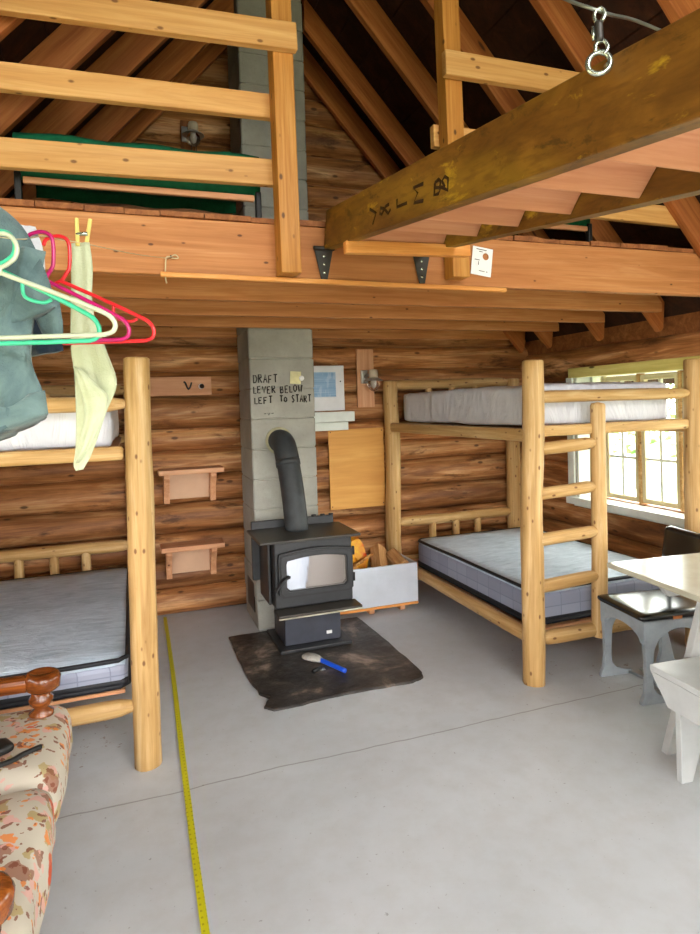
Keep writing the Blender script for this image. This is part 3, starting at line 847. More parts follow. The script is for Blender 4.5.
lathe('tape_roll', [(.010, 0), (.018, 0), (.018, .004), (.010, .004)], M['paper'], nt, Matrix.Translation((1.117, CY - .008, 1.695)) @ Matrix.Rotation(PI / 2, 4, 'X'))

# ------------------------------------------------------------------ hearth pad and wood stove
def pad_me():
    r = random.Random(9)
    base = [(.555, 4.08), (.80, 4.085), (1.22, 4.085), (1.455, 4.085), (1.47, 3.75), (1.475, 3.4), (1.475, 3.10), (1.455, 3.045), (1.38, 3.01), (1.15, 3.02), (.95, 3.025), (.76, 3.005), (.62, 3.0), (.575, 3.05), (.625, 3.13), (.585, 3.2), (.56, 3.45), (.555, 3.8)]
    pts = []
    for i, p in enumerate(base):
        q = base[(i + 1) % len(base)]
        for k in range(4):
            t = k / 4; pts.append((p[0] + (q[0] - p[0]) * t + r.uniform(-.004, .004), p[1] + (q[1] - p[1]) * t + r.uniform(-.004, .004)))
    n = len(pts); cx, cy = 1.02, 3.5
    vs = [(x, y, 0) for x, y in pts] + [(x, y, .010) for x, y in pts] + [(cx + (x - cx) * .985, cy + (y - cy) * .985, .014) for x, y in pts]
    fs = [tuple(range(n - 1, -1, -1)), tuple(range(2 * n, 3 * n))]
    for i in range(n):
        j = (i + 1) % n; fs += [(i, j, n + j, n + i), (n + i, n + j, 2 * n + j, 2 * n + i)]
    return mesh(vs, fs)
pd = link('hearth_pad', pad_me(), M['pad'])
tag(pd, 'sooty black hearth pad with scuffed ragged edges under the stove', 'hearth pad')

S = thing('wood_stove', 'black steel wood stove with glass door on a pedestal', 'stove', (1.02, 3.8, .015))
box('base_plate', (.80, 3.63, .0145), (1.255, 4.04, .035), M['stove'], S)
box('pedestal', (.845, 3.70, .035), (1.205, 4.0, .30), M['pedestal'], S, .006)
box('spec_label', (.935, 3.695, .262), (1.02, 3.701, .285), M['galv'], S, .0005)
box('maker_badge', (1.11, 3.696, .075), (1.145, 3.7008, .095), M['paper'], S, .0005)
def body():
    return box_me(.485, .42, .405, .012, 3)
link('firebox', body(), M['stove'], S, Matrix.Translation((1.01, 3.79, .5075)))
box('top_plate', (.668, 3.50, .712), (1.285, 3.92, .728), M['stove_top'], S, .004)
box('rear_shield', (.70, 3.925, .40), (1.25, 3.955, .775), M['stove'], S, .006)
box('side_shield', (.745, 3.66, .315), (.760, 3.92, .70), M['stove'], S, .003)
for k in range(3): tube('rear_bolt', [(1.10 + .06 * k, 3.93, .78), (1.13 + .06 * k, 3.93, .78)], .008, M['iron'], S, 8)
ap = prism_me([(-.255, 0), (.255, 0), (.255, .018), (-.255, .018)], .135, .003)
link('ash_lip', ap, M['stove_top'], S, Matrix.Translation((1.012, 3.525, .288)))
tube('lip_edge', [(.757, 3.456, .288), (1.267, 3.456, .288)], .005, M['bright'], S, 8)
# arched door ring + glass
def arch(x0, x1, z0, z1, rise, n=14, r=.02):
    pts = [(x0 + r, z0), (x1 - r, z0), (x1, z0 + r), (x1, z1 - r)]
    for i in range(n + 1):
        t = i / n; x = x1 - .006 - (x1 - x0 - .012) * t; pts.append((x, z1 + rise * math.sin(PI * t)))
    pts += [(x0, z1 - r), (x0, z0 + r)]
    return pts
DY = 3.575
def ring_me(o, i, y0, y1):
    n = len(o)
    vs = [(x, y0, z) for x, z in o] + [(x, y0, z) for x, z in i] + [(x, y1, z) for x, z in o] + [(x, y1, z) for x, z in i]
    fs = []
    for k in range(n):
        j = (k + 1) % n
        fs += [(k, j, n + j, n + k), (2 * n + k, 3 * n + k, 3 * n + j, 2 * n + j), (k, 2 * n + k, 2 * n + j, j), (n + k, n + j, 3 * n + j, 3 * n + k)]
    return mesh(vs, fs)
outer = arch(.785, 1.245, .378, .637, .022); mid = arch(.797, 1.233, .390, .625, .021); inner = arch(.824, 1.212, .413, .602, .02)
dr = link('door', ring_me(outer, mid, DY - .028, DY), M['iron'], S)
link('door_frame', ring_me(mid, inner, DY - .036, DY - .004), M['stove'], dr)
link('gasket_edge', ring_me(inner, arch(.832, 1.204, .421, .594, .019), DY - .03, DY - .01), M['iron'], dr)
gp = arch(.828, 1.208, .417, .598, .0195)
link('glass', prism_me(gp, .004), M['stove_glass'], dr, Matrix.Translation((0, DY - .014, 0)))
tube('handle', [(.835, DY - .04, .50), (.80, DY - .062, .49), (.765, DY - .085, .455), (.75, DY - .09, .44)], .009, M['iron'], dr, 8, sub=4)
lathe('handle_knob', [(.0, -.012), (.014, -.006), (.014, .006), (.0, .012)], M['iron'], dr, Matrix.Translation((.838, DY - .04, .503)), 12)
for z in (.43, .59): tube('hinge_pin', [(1.252, DY - .02, z), (1.252, DY - .02, z + .05)], .008, M['iron'], dr, 8)
# flue
fp = thing('stove_pipe', 'grey flue pipe leaning from stove top into the chimney', 'pipe', (.95, 3.74, .74))
path = [(.962, 3.795, .7315), (.962, 3.795, .78), (.960, 3.86, .98), (.953, 3.92, 1.14), (.950, 3.95, 1.20), (.948, 3.985, 1.245), (.946, 4.03, 1.268), (.946, 4.08, 1.274), (.946, 4.120, 1.274)]
pp = smooth_path(path[:4], 5); tube('straight_pipe', pp, .074, M['pipe'], fp, 24)
tube('elbow', path[3:], .077, M['pipe'], fp, 24, sub=5)
tube('joint_band', [(.9535, 3.914, 1.12), (.952, 3.926, 1.152)], .0795, M['pipe'], fp, 24)
lathe('thimble_collar', [(.079, 0), (.093, 0), (.093, .004), (.079, .008)], M['mortar'], fp, Matrix.Translation((.946, CY - .005, 1.274)) @ Matrix.Rotation(PI / 2, 4, 'X'), 28)
# hearth brush and black tool
hb = thing('hearth_brush', 'hearth brush with blue handle and pale bristles on the hearth pad', 'brush', (.98, 3.42, .015))
tube('handle', [(.985, 3.42, .036), (1.01, 3.37, .034), (1.04, 3.31, .031), (1.075, 3.245, .026)], .013, M['blue_plastic'], hb, 10, sub=4, rr=None)
def bristle_me():
    prof = [(-.012, .012, .009), (.0, .02, .014), (.04, .036, .018), (.09, .043, .017), (.12, .036, .013), (.135, .018, .006)]
    vs = []; fs = []; n = 12
    for x, a, b in prof:
        for k in range(n): vs.append((x, a * math.cos(2 * PI * k / n), b * math.sin(2 * PI * k / n)))
    for i in range(len(prof) - 1):
        for k in range(n): fs.append((i * n + k, i * n + (k + 1) % n, (i + 1) * n + (k + 1) % n, (i + 1) * n + k))
    fs += [tuple(range(n)), tuple(range((len(prof) - 1) * n, len(prof) * n))]
    return mesh(vs, fs, True)
Mx, _ = frame((.985, 3.42, .036), (.91, 3.55, .034))
link('bristles', bristle_me(), M['bristle'], hb, Mx)
ht = thing('scraper', 'short black handled scraper lying against the blue brush', 'scraper', (.93, 3.33, .02))
tube('handle', [(.905, 3.30, .030), (.935, 3.318, .031), (.96, 3.335, .029)], .012, M['black'], ht, 10)
box('blade', (.955, 3.325, .016), (.985, 3.352, .02), M['galv'], ht, .001)

# ------------------------------------------------------------------ wood box, firewood, kindling
wb = thing('firewood_box', 'white painted firewood box between the stove and right bunk bed', 'box', (1.58, 4.3, .0))
bx0, bx1, by0, by1 = 1.25, 1.938, 4.10, 4.50
box('front_panel', (bx0, by0, .055), (bx1, by0 + .018, .338), M['white_box'], wb, .003)
box('back_panel', (bx0, by1 - .018, .055), (bx1, by1, .338), M['white_box'], wb, .003)
box('side_panel', (bx0, by0 + .0185, .055), (bx0 + .018, by1 - .0185, .338), M['white_box'], wb, .003)
box('side_panel', (bx1 - .018, by0 + .0185, .055), (bx1, by1 - .0185, .338), M['white_box'], wb, .003)
box('bottom', (bx0, by0 - .002, .036), (bx1, by1, .0545), M['ledge'], wb, .002)
for x in (1.30, 1.56, 1.80): box('runner', (x, by0 + .02, 0.001), (x + .04, by1 - .02, .0355), M['pine'], wb, .003)
def wedge(loc, rz, tilt, L, r, label):
    pts = [(-r * .9, 0), (r * .9, .0), (r * .75, r * .55), (0, r * 1.0), (-r * .6, r * .5)]
    n = len(pts); vs = []; fs = []
    for i in range(5):
        x = L * i / 4 - L / 2
        for a, b in pts: vs.append((x, a * (1 + .05 * math.sin(i * 2.1 + a * 9)), b * (1 + .06 * math.cos(i * 1.7 + a * 11))))
    for i in range(4):
        for k in range(n): fs.append((i * n + k, i * n + (k + 1) % n, (i + 1) * n + (k + 1) % n, (i + 1) * n + k))
    fs += [tuple(range(n)), tuple(range(4 * n, 5 * n))]
    o = link('firewood', mesh(vs, fs), M['firewood'], None, Matrix.Translation(loc) @ Matrix.Rotation(rz, 4, 'Z') @ Matrix.Rotation(tilt, 4, 'Y'))
    return tag(o, label, 'firewood', 'split firewood in the white box')
wedge((1.715, 4.29, .315), 1.25, -.42, .26, .078, 'split firewood piece tilted beside the yellow sack in the white box')
wedge((1.845, 4.23, .315), 1.6, -.24, .20, .072, 'wide wedge of split firewood at the right corner of white box')
wedge((1.79, 4.40, .075), 0.05, 0, .22, .06, 'split firewood piece lying low at the back of the white box')
def crumple(sx, sy, sz, seed):
    bm = bmesh.new(); bmesh.ops.create_cube(bm, size=1); bmesh.ops.subdivide_edges(bm, edges=bm.edges[:], cuts=7, use_grid_fill=True)
    for v in bm.verts:
        p = V((v.co.x * sx, v.co.y * sy, v.co.z * sz)); t = (v.co.z + .5)
        p.x *= 1 - .35 * t ** 3; p.y *= 1 - .5 * t ** 3
        v.co = p + V((mnoise.noise(p * 17 + V((seed, 0, 0))), mnoise.noise(p * 17 + V((0, seed, 3))), mnoise.noise(p * 14 + V((5, 0, seed))))) * .022
    me = bpy.data.meshes.new('m'); bm.to_mesh(me); bm.free(); return me
wedge((1.81, 4.40, .275), 0.0, 0.0, .19, .068, 'split firewood block lying behind the corner wedge in the white box')
sk = thing('paper_sack', 'crumpled yellow and red sack standing in the white firewood box', 'sack', (1.50, 4.36, .056))
link('sack_body', crumple(.29, .15, .42, 2.), M['sack'], sk, Matrix.Translation((1.50, 4.38, .285)))
for i in range(7):
    a = rnd.uniform(-.9, .9); c = V((1.37 + .034 * i, 4.15 + .022 * i, .30 + .009 * i ))
    d = V((.085, .01 * math.sin(a), .03 + .01 * math.cos(a)))
    tag(board('kindling_stick', c - d, c + d, .014, .018, M['newsprint'], None, .002), 'thin splintered kindling stick in front of the yellow sack', 'kindling', 'kindling in the white box')

# ------------------------------------------------------------------ bunk beds
def bunk(x0, x1, yn, yf, label, ladder=False):
    b = thing('bunk_bed', label, 'bunk bed', ((x0 + x1) / 2, (yn + yf) / 2, 0), 'peeled log bunk beds')
    P = M['pole']; r = .065
    left = x0 < 0
    if left: posts = ((x0, yn, 1.712, .012, .060), (x1 + .008, yn, 1.735, .014, .057), (x0, yf, 1.69, .012, .064), (x1, yf, 1.69, .012, .064))
    else: posts = ((x0, yn, 1.712, .034, .060), (x1, yn, 1.712, .026, .062), (x0, yf, 1.69, .012, .064), (x1, yf, 1.69, .012, .064))
    for x, y, top, lean, r in posts:
        log('post', (x, y, 0.0), (x + lean, y, top - .012), r, r - .004, P, b, wob=.10, dome=.2, n=18)
    zt, zl = 1.318, .225 if not left else .262
    for x in (x0, x1):      # side rails along the length
        board('side_rail', (x, yn, zt - .005), (x, yf, zt - .005), .05, .072, P, b, .018) if not left else board('side_rail', (x, yn, zt + .01), (x, yf, zt + .01), .05, .06, P, b, .018)
        log('side_rail', (x + (.016 if x == x0 and not left else 0), yn + .03, zl), (x + (.016 if x == x0 and not left else 0), yf - .03, zl), .040, .040, P, b, tap0=.08, tap1=.08)
    # near end
    board('end_rail', (x0 + .04, yn, zt + .012), (x1 - .04, yn, zt + .012), .045, .06, P, b, .015)
    log('end_rail', (x0 + .03, yn, zl), (x1 - .03, yn, zl), .040, .038, P, b, tap0=.09, tap1=.09)
    gz = 1.512 if not left else 1.535
    log('guard_rail', (x0 + .03, yn, gz), (x1 - .03, yn, gz), .033, .033, P, b, tap0=.06, tap1=.06)
    # head end at the wall
    for z, pz in ((.575 if left else .54, zl + .03), (1.655, zt + .03)):
        log('head_rail', (x0 + .03, yf, z), (x1 - .03, yf, z), .041, .041, P, b, tap0=.09, tap1=.09)
        log('head_rail', (x0 + .03, yf, pz - .03), (x1 - .03, yf, pz - .03), .036, .036, P, b, tap0=.08, tap1=.08)
        for x in ((-.93, -.727, -.522, -.322) if left else (2.324, 2.535, 2.745)):
            log('picket', (x, yf, pz), (x, yf, z - .012), .032, .030, P, b, n=12)
    # mattress platforms
    for z in (zt + .006, zl + (.036 if left else .012)):
        box('slat_board', (x0 + .07, yn + .07, z - .008), (x1 - .07, yf - .07, z + .008), M['pine'], b, .002)
    if ladder:
        l = log('ladder_stile', (2.39, yn - .02, 0.20), (2.415, yn - .02, 1.455), .044, .040, P, b, n=14, dome=.5)
        for z in (.515, .758, 1.005, 1.245):
            log('rung', (x0 + .04, yn - .01, z - .008), (2.40, yn - .02, z + .012), .034, .034, P, l, tap1=.08, n=12)
    return b
BL = bunk(-1.15, 0.008, 2.768, 4.59, 'peeled log bunk bed at the left, its corner post beside the yellow tape')
BR = bunk(1.972, 3.115, 2.768, 4.60, 'peeled log bunk bed under the window with a short ladder', True)

def lower_mattress(x0, x1, y0, y1, z0, z1, label):
    m = thing('mattress', label, 'mattress', ((x0 + x1) / 2, (y0 + y1) / 2, z0), 'blue-grey lower bunk mattresses')
    cx, cy = (x0 + x1) / 2, (y0 + y1) / 2; sx, sy = x1 - x0, y1 - y0
    link('quilted_top', cushion_me(sx - .01, sy - .01, .05, .02, .003, 1, 14, .008), M['ticking'], m, Matrix.Translation((cx, cy, z1 - .025)))
    band = box_me(sx, sy, z1 - z0 - .035, .03, 3)
    link('side_band', band, M['side_band'], m, Matrix.Translation((cx, cy, (z0 + z1 - .035) / 2 + .01)))
    def loop(z, ins=.0):
        q = .035; h = [(x0 + q, y0), (x1 - q, y0), (x1, y0 + q), (x1, y1 - q), (x1 - q, y1), (x0 + q, y1), (x0, y1 - q), (x0, y0 + q)]
        pts = []
        for i, p in enumerate(h):
            w = h[(i + 1) % 8]; k = 12 if (V(p) - V(w)).length > .2 else 2
            for j in range(k): t = j / k; pts.append((p[0] + (w[0] - p[0]) * t, p[1] + (w[1] - p[1]) * t, z + .004 * mnoise.noise(V((p[0] + t, p[1] + t * 3, z * 9)))))
        return pts
    tube('piping', loop(z1 - .012), .0105, M['piping'], m, 8, True)
    tube('piping', loop(z0 + .016), .013, M['piping'], m, 8, True)
    link('base_band', box_me(sx + .006, sy + .006, .045, .02, 3), M['piping'], m, Matrix.Translation((cx, cy, z0 + .03)))
    return m
lower_mattress(-1.075, -.049, 2.835, 4.50, .308, .448, 'blue-grey mattress on the lower left bunk, dark piped edge')
lower_mattress(2.04, 3.045, 2.86, 4.31, .252, .462, 'blue-grey mattress on the lower bunk under the window')
def upper_mattress(x0, x1, y0, y1, z0, z1, label, puff):
    m = thing('mattress', label, 'mattress', ((x0 + x1) / 2, (y0 + y1) / 2, z0), 'white covered upper bunk mattresses')
    link('cover', cushion_me(x1 - x0, y1 - y0, z1 - z0, .03, .010, x0 * 3, 26, puff), M['cover'], m, Matrix.Translation(((x0 + x1) / 2, (y0 + y1) / 2, (z0 + z1) / 2)))
    return m
upper_mattress(-1.06, -.075, 2.855, 4.47, 1.352, 1.565, 'white covered mattress on the top left bunk', .02)
upper_mattress(2.045, 3.045, 2.86, 4.52, 1.352, 1.582, 'wrinkled white covered mattress on the top bunk under the window', .01)

# ------------------------------------------------------------------ things on the back wall
WY = 4.662
def wallboard(name, x0, x1, z0, z1, th, mat, label, cat, tilt=0.):
    o = link(name, box_me(x1 - x0, th, z1 - z0, .003), mat, None, Matrix.Translation(((x0 + x1) / 2, WY - th / 2 + .008, (z0 + z1) / 2)) @ Matrix.Rotation(tilt, 4, 'Y'))
    return tag(o, label, cat) if label else o
pb = thing('plywood_sheet', 'orange square plywood panel nailed on the log wall above the firewood box', 'panel', (1.70, WY, 1.0))
link('plywood', box_me(.47, .012, .635, .002), M['ply'], pb, Matrix.Translation((1.698, WY, .993)))
for x, z in ((1.48, 1.29), (1.915, 1.29), (1.48, .70), (1.915, .70)): lathe('nail_head', [(0, .002), (.004, .001), (.005, 0)], M['iron'], pb, Matrix.Translation((x, WY - .0062, z)) @ Matrix.Rotation(PI / 2, 4, 'X'), 8)
po = thing('wall_notice', 'white framed notice with blue print beside the chimney', 'notice', (1.48, WY, 1.64))
box('backing', (1.30, WY - .012, 1.462), (1.606, WY + .006, 1.815), M['paper'], po, .002)
box('printed_sheet', (1.30, WY - .0145, 1.57), (1.535, WY - .0125, 1.765), M['blue_print'], po, 0)
lathe('thumb_tack', [(0, .004), (.005, .003), (.006, 0)], M['iron'], po, Matrix.Translation((1.575, WY - .0125, 1.69)) @ Matrix.Rotation(PI / 2, 4, 'X'), 8)
ws = thing('wall_shelf', 'small white shelf on the log wall under the framed notice', 'shelf', (1.5, WY, 1.38))
box('shelf_board', (1.30, 4.52, 1.375), (1.64, WY + .004, 1.452), M['white_trim'], ws, .003)
box('bracket', (1.30, 4.56, 1.308), (1.60, WY + .004, 1.372), M['white_trim'], ws, .003)

def wall_lamp(label, x, z, loft=False):
    l = thing('wall_lamp', label, 'lamp', (x, WY, z))
    bw, bz0, bz1 = (.145, z - .22, z + .245) if not loft else (.10, z - .12, z + .13)
    b = link('mounting_board', box_me(bz1 - bz0, bw, .022, .003), M['pine'] if not loft else M['deck'], l, Matrix.Translation((x - .04, WY - .005, (bz0 + bz1) / 2)) @ Matrix.Rotation(PI / 2, 4, 'Y') @ Matrix.Rotation(PI / 2, 4, 'X'))
    box('bracket_plate', (x - .085, WY - .042, z - .03), (x - .03, WY - .017, z + .075), M['galv'], l, .004)
    tube('arm', [(x - .06, WY - .03, z + .02), (x - .03, WY - .07, z + .035), (x - .012, WY - .10, z + .035)], .012, M['galv'], l, 8, sub=4)
    Mx = Matrix.Translation((x - .012, WY - .115, z))
    lathe('burner_cap', [(0, .075), (.03, .075), (.036, .06), (.036, .015), (.03, .01)], M['ceramic'], l, Mx)
    lathe('reflector', [(.036, .012), (.075, -.012), (.078, -.016), (.07, -.016), (.03, .004)], M['galv'], l, Mx)
    lathe('globe', [(.032, -.004), (.046, -.022), (.05, -.045), (.042, -.07), (.022, -.088), (.0, -.093)], M['globe'], l, Mx)
    lathe('mantle', [(.008, -.005), (.017, -.03), (.014, -.055), (.0, -.068)], M['paper'], l, Mx, 12)
    return l
wall_lamp('gas wall lamp with glass globe on a board beside the right bunk', 1.828, 1.70)
ll = wall_lamp('dusty gas wall lamp up on the loft gable wall', .505, 3.47, True)
tube('chain', [(.48, WY - .115, 3.385), (.478, WY - .115, 3.31)], .0025, M['iron'], ll, 6)
tube('chain', [(.51, WY - .115, 3.385), (.512, WY - .115, 3.31)], .0025, M['iron'], ll, 6)

pg = thing('coat_peg_rail', 'short pale board with a metal hook and peg on the log wall', 'coat rail', (.36, WY, 1.67))
board('back_board', (.10, WY, 1.676), (.571, WY, 1.676), .02, .136, M['pine'], pg)
tube('hook', [(.385, WY - .012, 1.70), (.40, WY - .05, 1.655), (.413, WY - .06, 1.665), (.425, WY - .06, 1.70)], .006, M['hinge'], pg, 8, sub=4)
tube('hook', [(.385, WY - .012, 1.70), (.375, WY - .04, 1.705)], .006, M['hinge'], pg, 8)
lathe('peg', [(.006, 0), (.006, .035), (.016, .04), (.017, .048), (0, .052)], M['knob'], pg, Matrix.Translation((.497, WY - .011, 1.672)) @ Matrix.Rotation(PI / 2, 4, 'X'), 14)
lathe('peg_ring', [(.02, 0), (.02, .003), (.012, .004)], M['paper'], pg, Matrix.Translation((.497, WY - .011, 1.672)) @ Matrix.Rotation(PI / 2, 4, 'X'), 14)

def step_shelf(z, label, x0=.17, x1=.62):
    s = thing('bracket_shelf', label, 'shelf', ((x0 + x1) / 2, WY, z), 'small bracket shelves left of the chimney')
    board('top_board', (x0, WY - .09, z), (x1, WY - .09, z), .19, .034, M['pine'], s)
    board('back_board', (x0 + .06, WY + .0, z - .115), (x1 - .07, WY + .0, z - .115), .016, .19, M['pale_panel'], s)
    n = 8
    pts = [(0, 0), (-.15, 0), (-.15, -.03)] + [(-.15 + .085 * math.sin(PI / 2 * i / n), -.03 - .15 * i / n) for i in range(1, n + 1)] + [(-.06, -.215), (0, -.215)]
    for x in (x0 + .055, x1 - .07):
        me = prism_me(pts, .040, .002)
        link('bracket', me, M['pine'], s, Matrix.Translation((x, WY + .006, z - .0175)) @ Matrix.Rotation(-PI / 2, 4, 'Z') @ Matrix.Rotation(PI, 4, 'Z'))
    return s
step_shelf(1.068, 'small bracket shelf on the log wall, upper of the pair below the peg board')
step_shelf(.528, 'small bracket shelf on the log wall, lower of the pair near the floor', .168, .605)

# ------------------------------------------------------------------ loft cots
def cot(x0, x1, y0, y1, label):
    c = thing('camp_cot', label, 'camp cot', ((x0 + x1) / 2, (y0 + y1) / 2, 2.29), 'green camp cots in the loft')
    zt, zs = 2.592, 2.40
    vs = []; fs = []; n = 14
    prof = [(y0 + .012, zs + .01), (y0 + .004, zs + .09), (y0, zt - .02), (y0 + .02, zt)] + [(y0 + .02 + (y1 - y0 - .04) * i / 10, zt - .05 * math.sin(PI * i / 10)) for i in range(1, 10)] + [(y1 - .02, zt), (y1, zt - .02), (y1 - .004, zt - .06)]
    for k in range(n + 1):
        x = x0 + (x1 - x0) * k / n
        for y, z in prof: vs.append((x, y, z + .006 * math.sin(k * 1.3 + y * 4)))
    m = len(prof)
    for k in range(n):
        for j in range(m - 1): fs.append((k * m + j, k * m + j + 1, (k + 1) * m + j + 1, (k + 1) * m + j))
    o = link('canvas', mesh(vs, fs, True), M['green_canvas'], c)
    o.modifiers.new('t', 'SOLIDIFY').thickness = .004
    for y in (y0 - .002, y1 - .01): board('side_pole', (x0 + .03, y + .006, zs), (x1 - .03, y + .006, zs), .022, .026, M['pine'], c)
    for x in (x0 + .012, x1 - .012):
        for y in (y0, y1 - .01):
            board('leg', (x, y + .008, 2.2925), (x, y + .008, zs + .03), .024, .03, M['black'], c)
    return c
cot(-.385, .565, 2.655, 3.30, 'green canvas camp cot on the loft behind the left railing')
cot(1.50, 2.36, 2.70, 3.02, 'green canvas camp cot on the loft behind the raised stair')

# ------------------------------------------------------------------ measuring tape on the floor
def ribbon(name, pts, w, th, mat):
    pts = smooth_path(pts, 8); vs = []; fs = []
    for i, p in enumerate(pts):
        t = (pts[min(i + 1, len(pts) - 1)] - pts[max(i - 1, 0)]).normalized(); s = V((t.y, -t.x, 0)).normalized() * w / 2
        vs += [p - s, p + V((0, 0, th)) * .3 + s * .0 - s * .0, p + s]
        vs[-2] = p + V((0, 0, -.001))
        vs += [p - s + V((0, 0, th)), p + s + V((0, 0, th))]
    for i in range(len(pts) - 1):
        a, b = i * 5, (i + 1) * 5
        fs += [(a + 3, a + 4, b + 4, b + 3), (a, a + 3, b + 3, b), (a + 2, b + 2, b + 4, a + 4), (a, b, b + 1, a + 1), (a + 1, b + 1, b + 2, a + 2)]
    return link(name, mesh(vs, fs), mat)
tp = ribbon('measuring_tape', [(.185, 4.68, .004), (.182, 4.2, .004), (.176, 3.6, .004), (.165, 3.0, .004), (.157, 2.5, .004), (.152, 2.1, .004), (.150, 1.6, .004), (.155, 1.1, .004)], .023, .0015, M['tape'])
tag(tp, 'yellow measuring tape blade stretched across the concrete floor', 'measuring tape')

# ------------------------------------------------------------------ sofa
SO = thing('sofa', 'old sofa in orange floral fabric with carved wooden arms', 'sofa', (-.65, 1.8, 0))
FL = M['floral']
box('frame', (-1.10, 1.27, .12), (-.42, 2.36, .245), M['arm_wood'], SO, .01)
for x in (-1.05, -.48):
    for y in (1.29, 2.31): log('foot', (x, y, 0.0), (x, y, .13), .026, .036, M['arm_wood'], SO, n=12)
def seat_cushion(y0, y1, seed):
    return link('seat_cushion', cushion_me(.70, y1 - y0, .20, .065, .012, seed, 16, .02), FL, SO, Matrix.Translation((-.235 - .35, (y0 + y1) / 2, .368)))
seat_cushion(1.965, 2.475, 1.); seat_cushion(1.335, 1.955, 4.)
for y0, y1 in ((1.34, 1.82), (1.83, 2.32)):
    link('back_cushion', cushion_me(.18, y1 - y0, .46, .07, .01, y0, 12), FL, SO, Matrix.Translation((-.99, (y0 + y1) / 2, .68)) @ Matrix.Rotation(-.2, 4, 'Y'))
def arm(y, sgn):
    k = .0 if sgn > 0 else .02
    a = board('armrest', (-1.05, y, .60), (-.35, y + .02, .582), .062, .05, M['arm_wood'], SO, .016)
    lathe('scroll_knob', [(0, -.032), (.045, -.032), (.056, -.022), (.058, .012), (.05, .026), (.036, .03), (.03, .024), (.0, .022)], M['arm_wood'], a, Matrix.Translation((-.318 + k, y + .02, .586)) @ Matrix.Rotation(.06, 4, 'Y'), 28)
    lathe('turned_post', [(.03, .0), (.022, .03), (.038, .05), (.04, .07), (.02, .085), (.035, .10), (.04, .118), (.03, .13), (.03, .145)], M['arm_wood'], SO, Matrix.Translation((-.325 + k, y + .02, .408)), 20)
    log('arm_support', (-.98, y, .24), (-.98, y, .64), .025, .025, M['arm_wood'], SO, n=12)
arm(2.345, 1); arm(1.305, -1)
sp = tube('strap', [(-.293, 2.085, .492), (-.33, 2.045, .500), (-.36, 2.01, .503), (-.40, 1.985, .508)], .008, M['black'], None, 8, sub=4)
tag(sp, 'thin black strap lying across the floral sofa cushion', 'strap')
gl = link('glove', cushion_me(.13, .07, .03, .014, .008, 3, 6), M['black'], None, Matrix.Translation((-.43, 2.05, .52)) @ Matrix.Rotation(.5, 4, 'Z'))
tag(gl, 'black crumpled glove on the sofa cushion at the photo edge', 'glove')

# ------------------------------------------------------------------ table, bench, chair
A = math.radians(-5.4)
TA = Matrix.Translation((2.035, 2.285, 0)) @ Matrix.Rotation(A, 4, 'Z')
T = thing('dining_table', 'white painted trestle table with worn top beside the window', 'table', (2.035, 2.285, 0))
def tbox(name, lo, hi, mat, parent, Mb, bev=.004):
    lo, hi = V(lo), V(hi); s = hi - lo
    return link(name, box_me(s.x, s.y, s.z, bev), mat, parent, Mb @ Matrix.Translation((lo + hi) / 2))
tbox('tabletop', (0, -1.75, .718), (.78, 0, .742), M['white_table'], T, TA, .005)
for ya, yb in ((-.30, -.262), (-1.48, -1.442)):
    yc = -.12 if ya > -1 else -1.63
    link('cross_cleat', prism_me([(.12, .7175), (.70, .7175), (.60, .60), (.22, .60)], .03, .002), M['white_bench'], T, TA @ Matrix.Translation((0, yc, 0)))
    for s in (0, 1):
        x_top, x_bot = (.335, .095) if s == 0 else (.47, .71)
        pts = [(x_bot - .045, 0), (x_bot + .045, 0), (x_top + .055, .7175), (x_top - .055, .7175)]
        link('leg', prism_me(pts, .036, .003), M['white_bench'], T, TA @ Matrix.Translation((0, ya + .02, 0)))
    tbox('leg_brace', (.20, ya + .0385, .30), (.62, ya + .062, .38), M['white_bench'], T, TA)
BA = Matrix.Translation((1.935, 1.945, 0)) @ Matrix.Rotation(math.radians(-4), 4, 'Z')
B = thing('bench', 'white painted plank bench with notched board ends in front of table', 'bench', (1.935, 1.945, 0))
tbox('seat', (0, -1.05, .395), (.255, 0, .42), M['white_bench'], B, BA)
for x in (.0125, .2425):
    pts = [(0, .3945), (-1.05, .3945), (-.97, .285), (-.09, .285)]
    link('apron', prism_me(pts, .022, .002), M['white_bench'], B, BA @ Matrix.Translation((x, 0, 0)) @ Matrix.Rotation(PI / 2, 4, 'Z'))
for y in (-.115, -.93):
    pts = [(.026, .3945), (.229, .3945), (.229, .0), (.178, 0), (.128, .14), (.078, 0), (.026, 0)]
    link('leg', prism_me(pts, .026, .002), M['white_bench'], B, BA @ Matrix.Translation((0, y, 0)))

# chair
CA = Matrix.Translation((2.29, 2.345, 0)) @ Matrix.Rotation(math.radians(-8), 4, 'Z')
K = thing('school_chair', 'grey metal school chair with black padded seat at the table end', 'chair', (2.29, 2.345, 0))
cm = M['chair_metal']
def arcpts(a, b, n, f): return [f(a + (b - a) * i / n) for i in range(n + 1)]
SH = .405
def side_frame():
    """outline in XZ: front and rear leg, arched opening, flared runner feet"""
    W = .40; o = [(.0, SH), (W, SH), (W + .005, SH - .06), (W - .005, .20), (W + .03, .05), (W + .08, .012), (W + .08, .0), (W - .10, .0), (W - .075, .03), (W - .05, .09), (W - .048, .2)]
    o += arcpts(0, PI, 12, lambda t: (W / 2 + (W / 2 - .052) * math.cos(t), .235 + .125 * math.sin(t)))
    o += [(.050, .2), (.045, .12), (.05, .075), (.075, .045), (.13, .028), (.17, .022), (.17, .0), (-.02, .0), (-.02, .014), (.0, .05), (.008, .12), (.008, .22), (.0, SH - .06)]
    return o
for y in (.012, .343):
    link('side_frame', prism_me(side_frame(), .026, .004), cm, K, CA @ Matrix.Translation((.012, y, 0)))
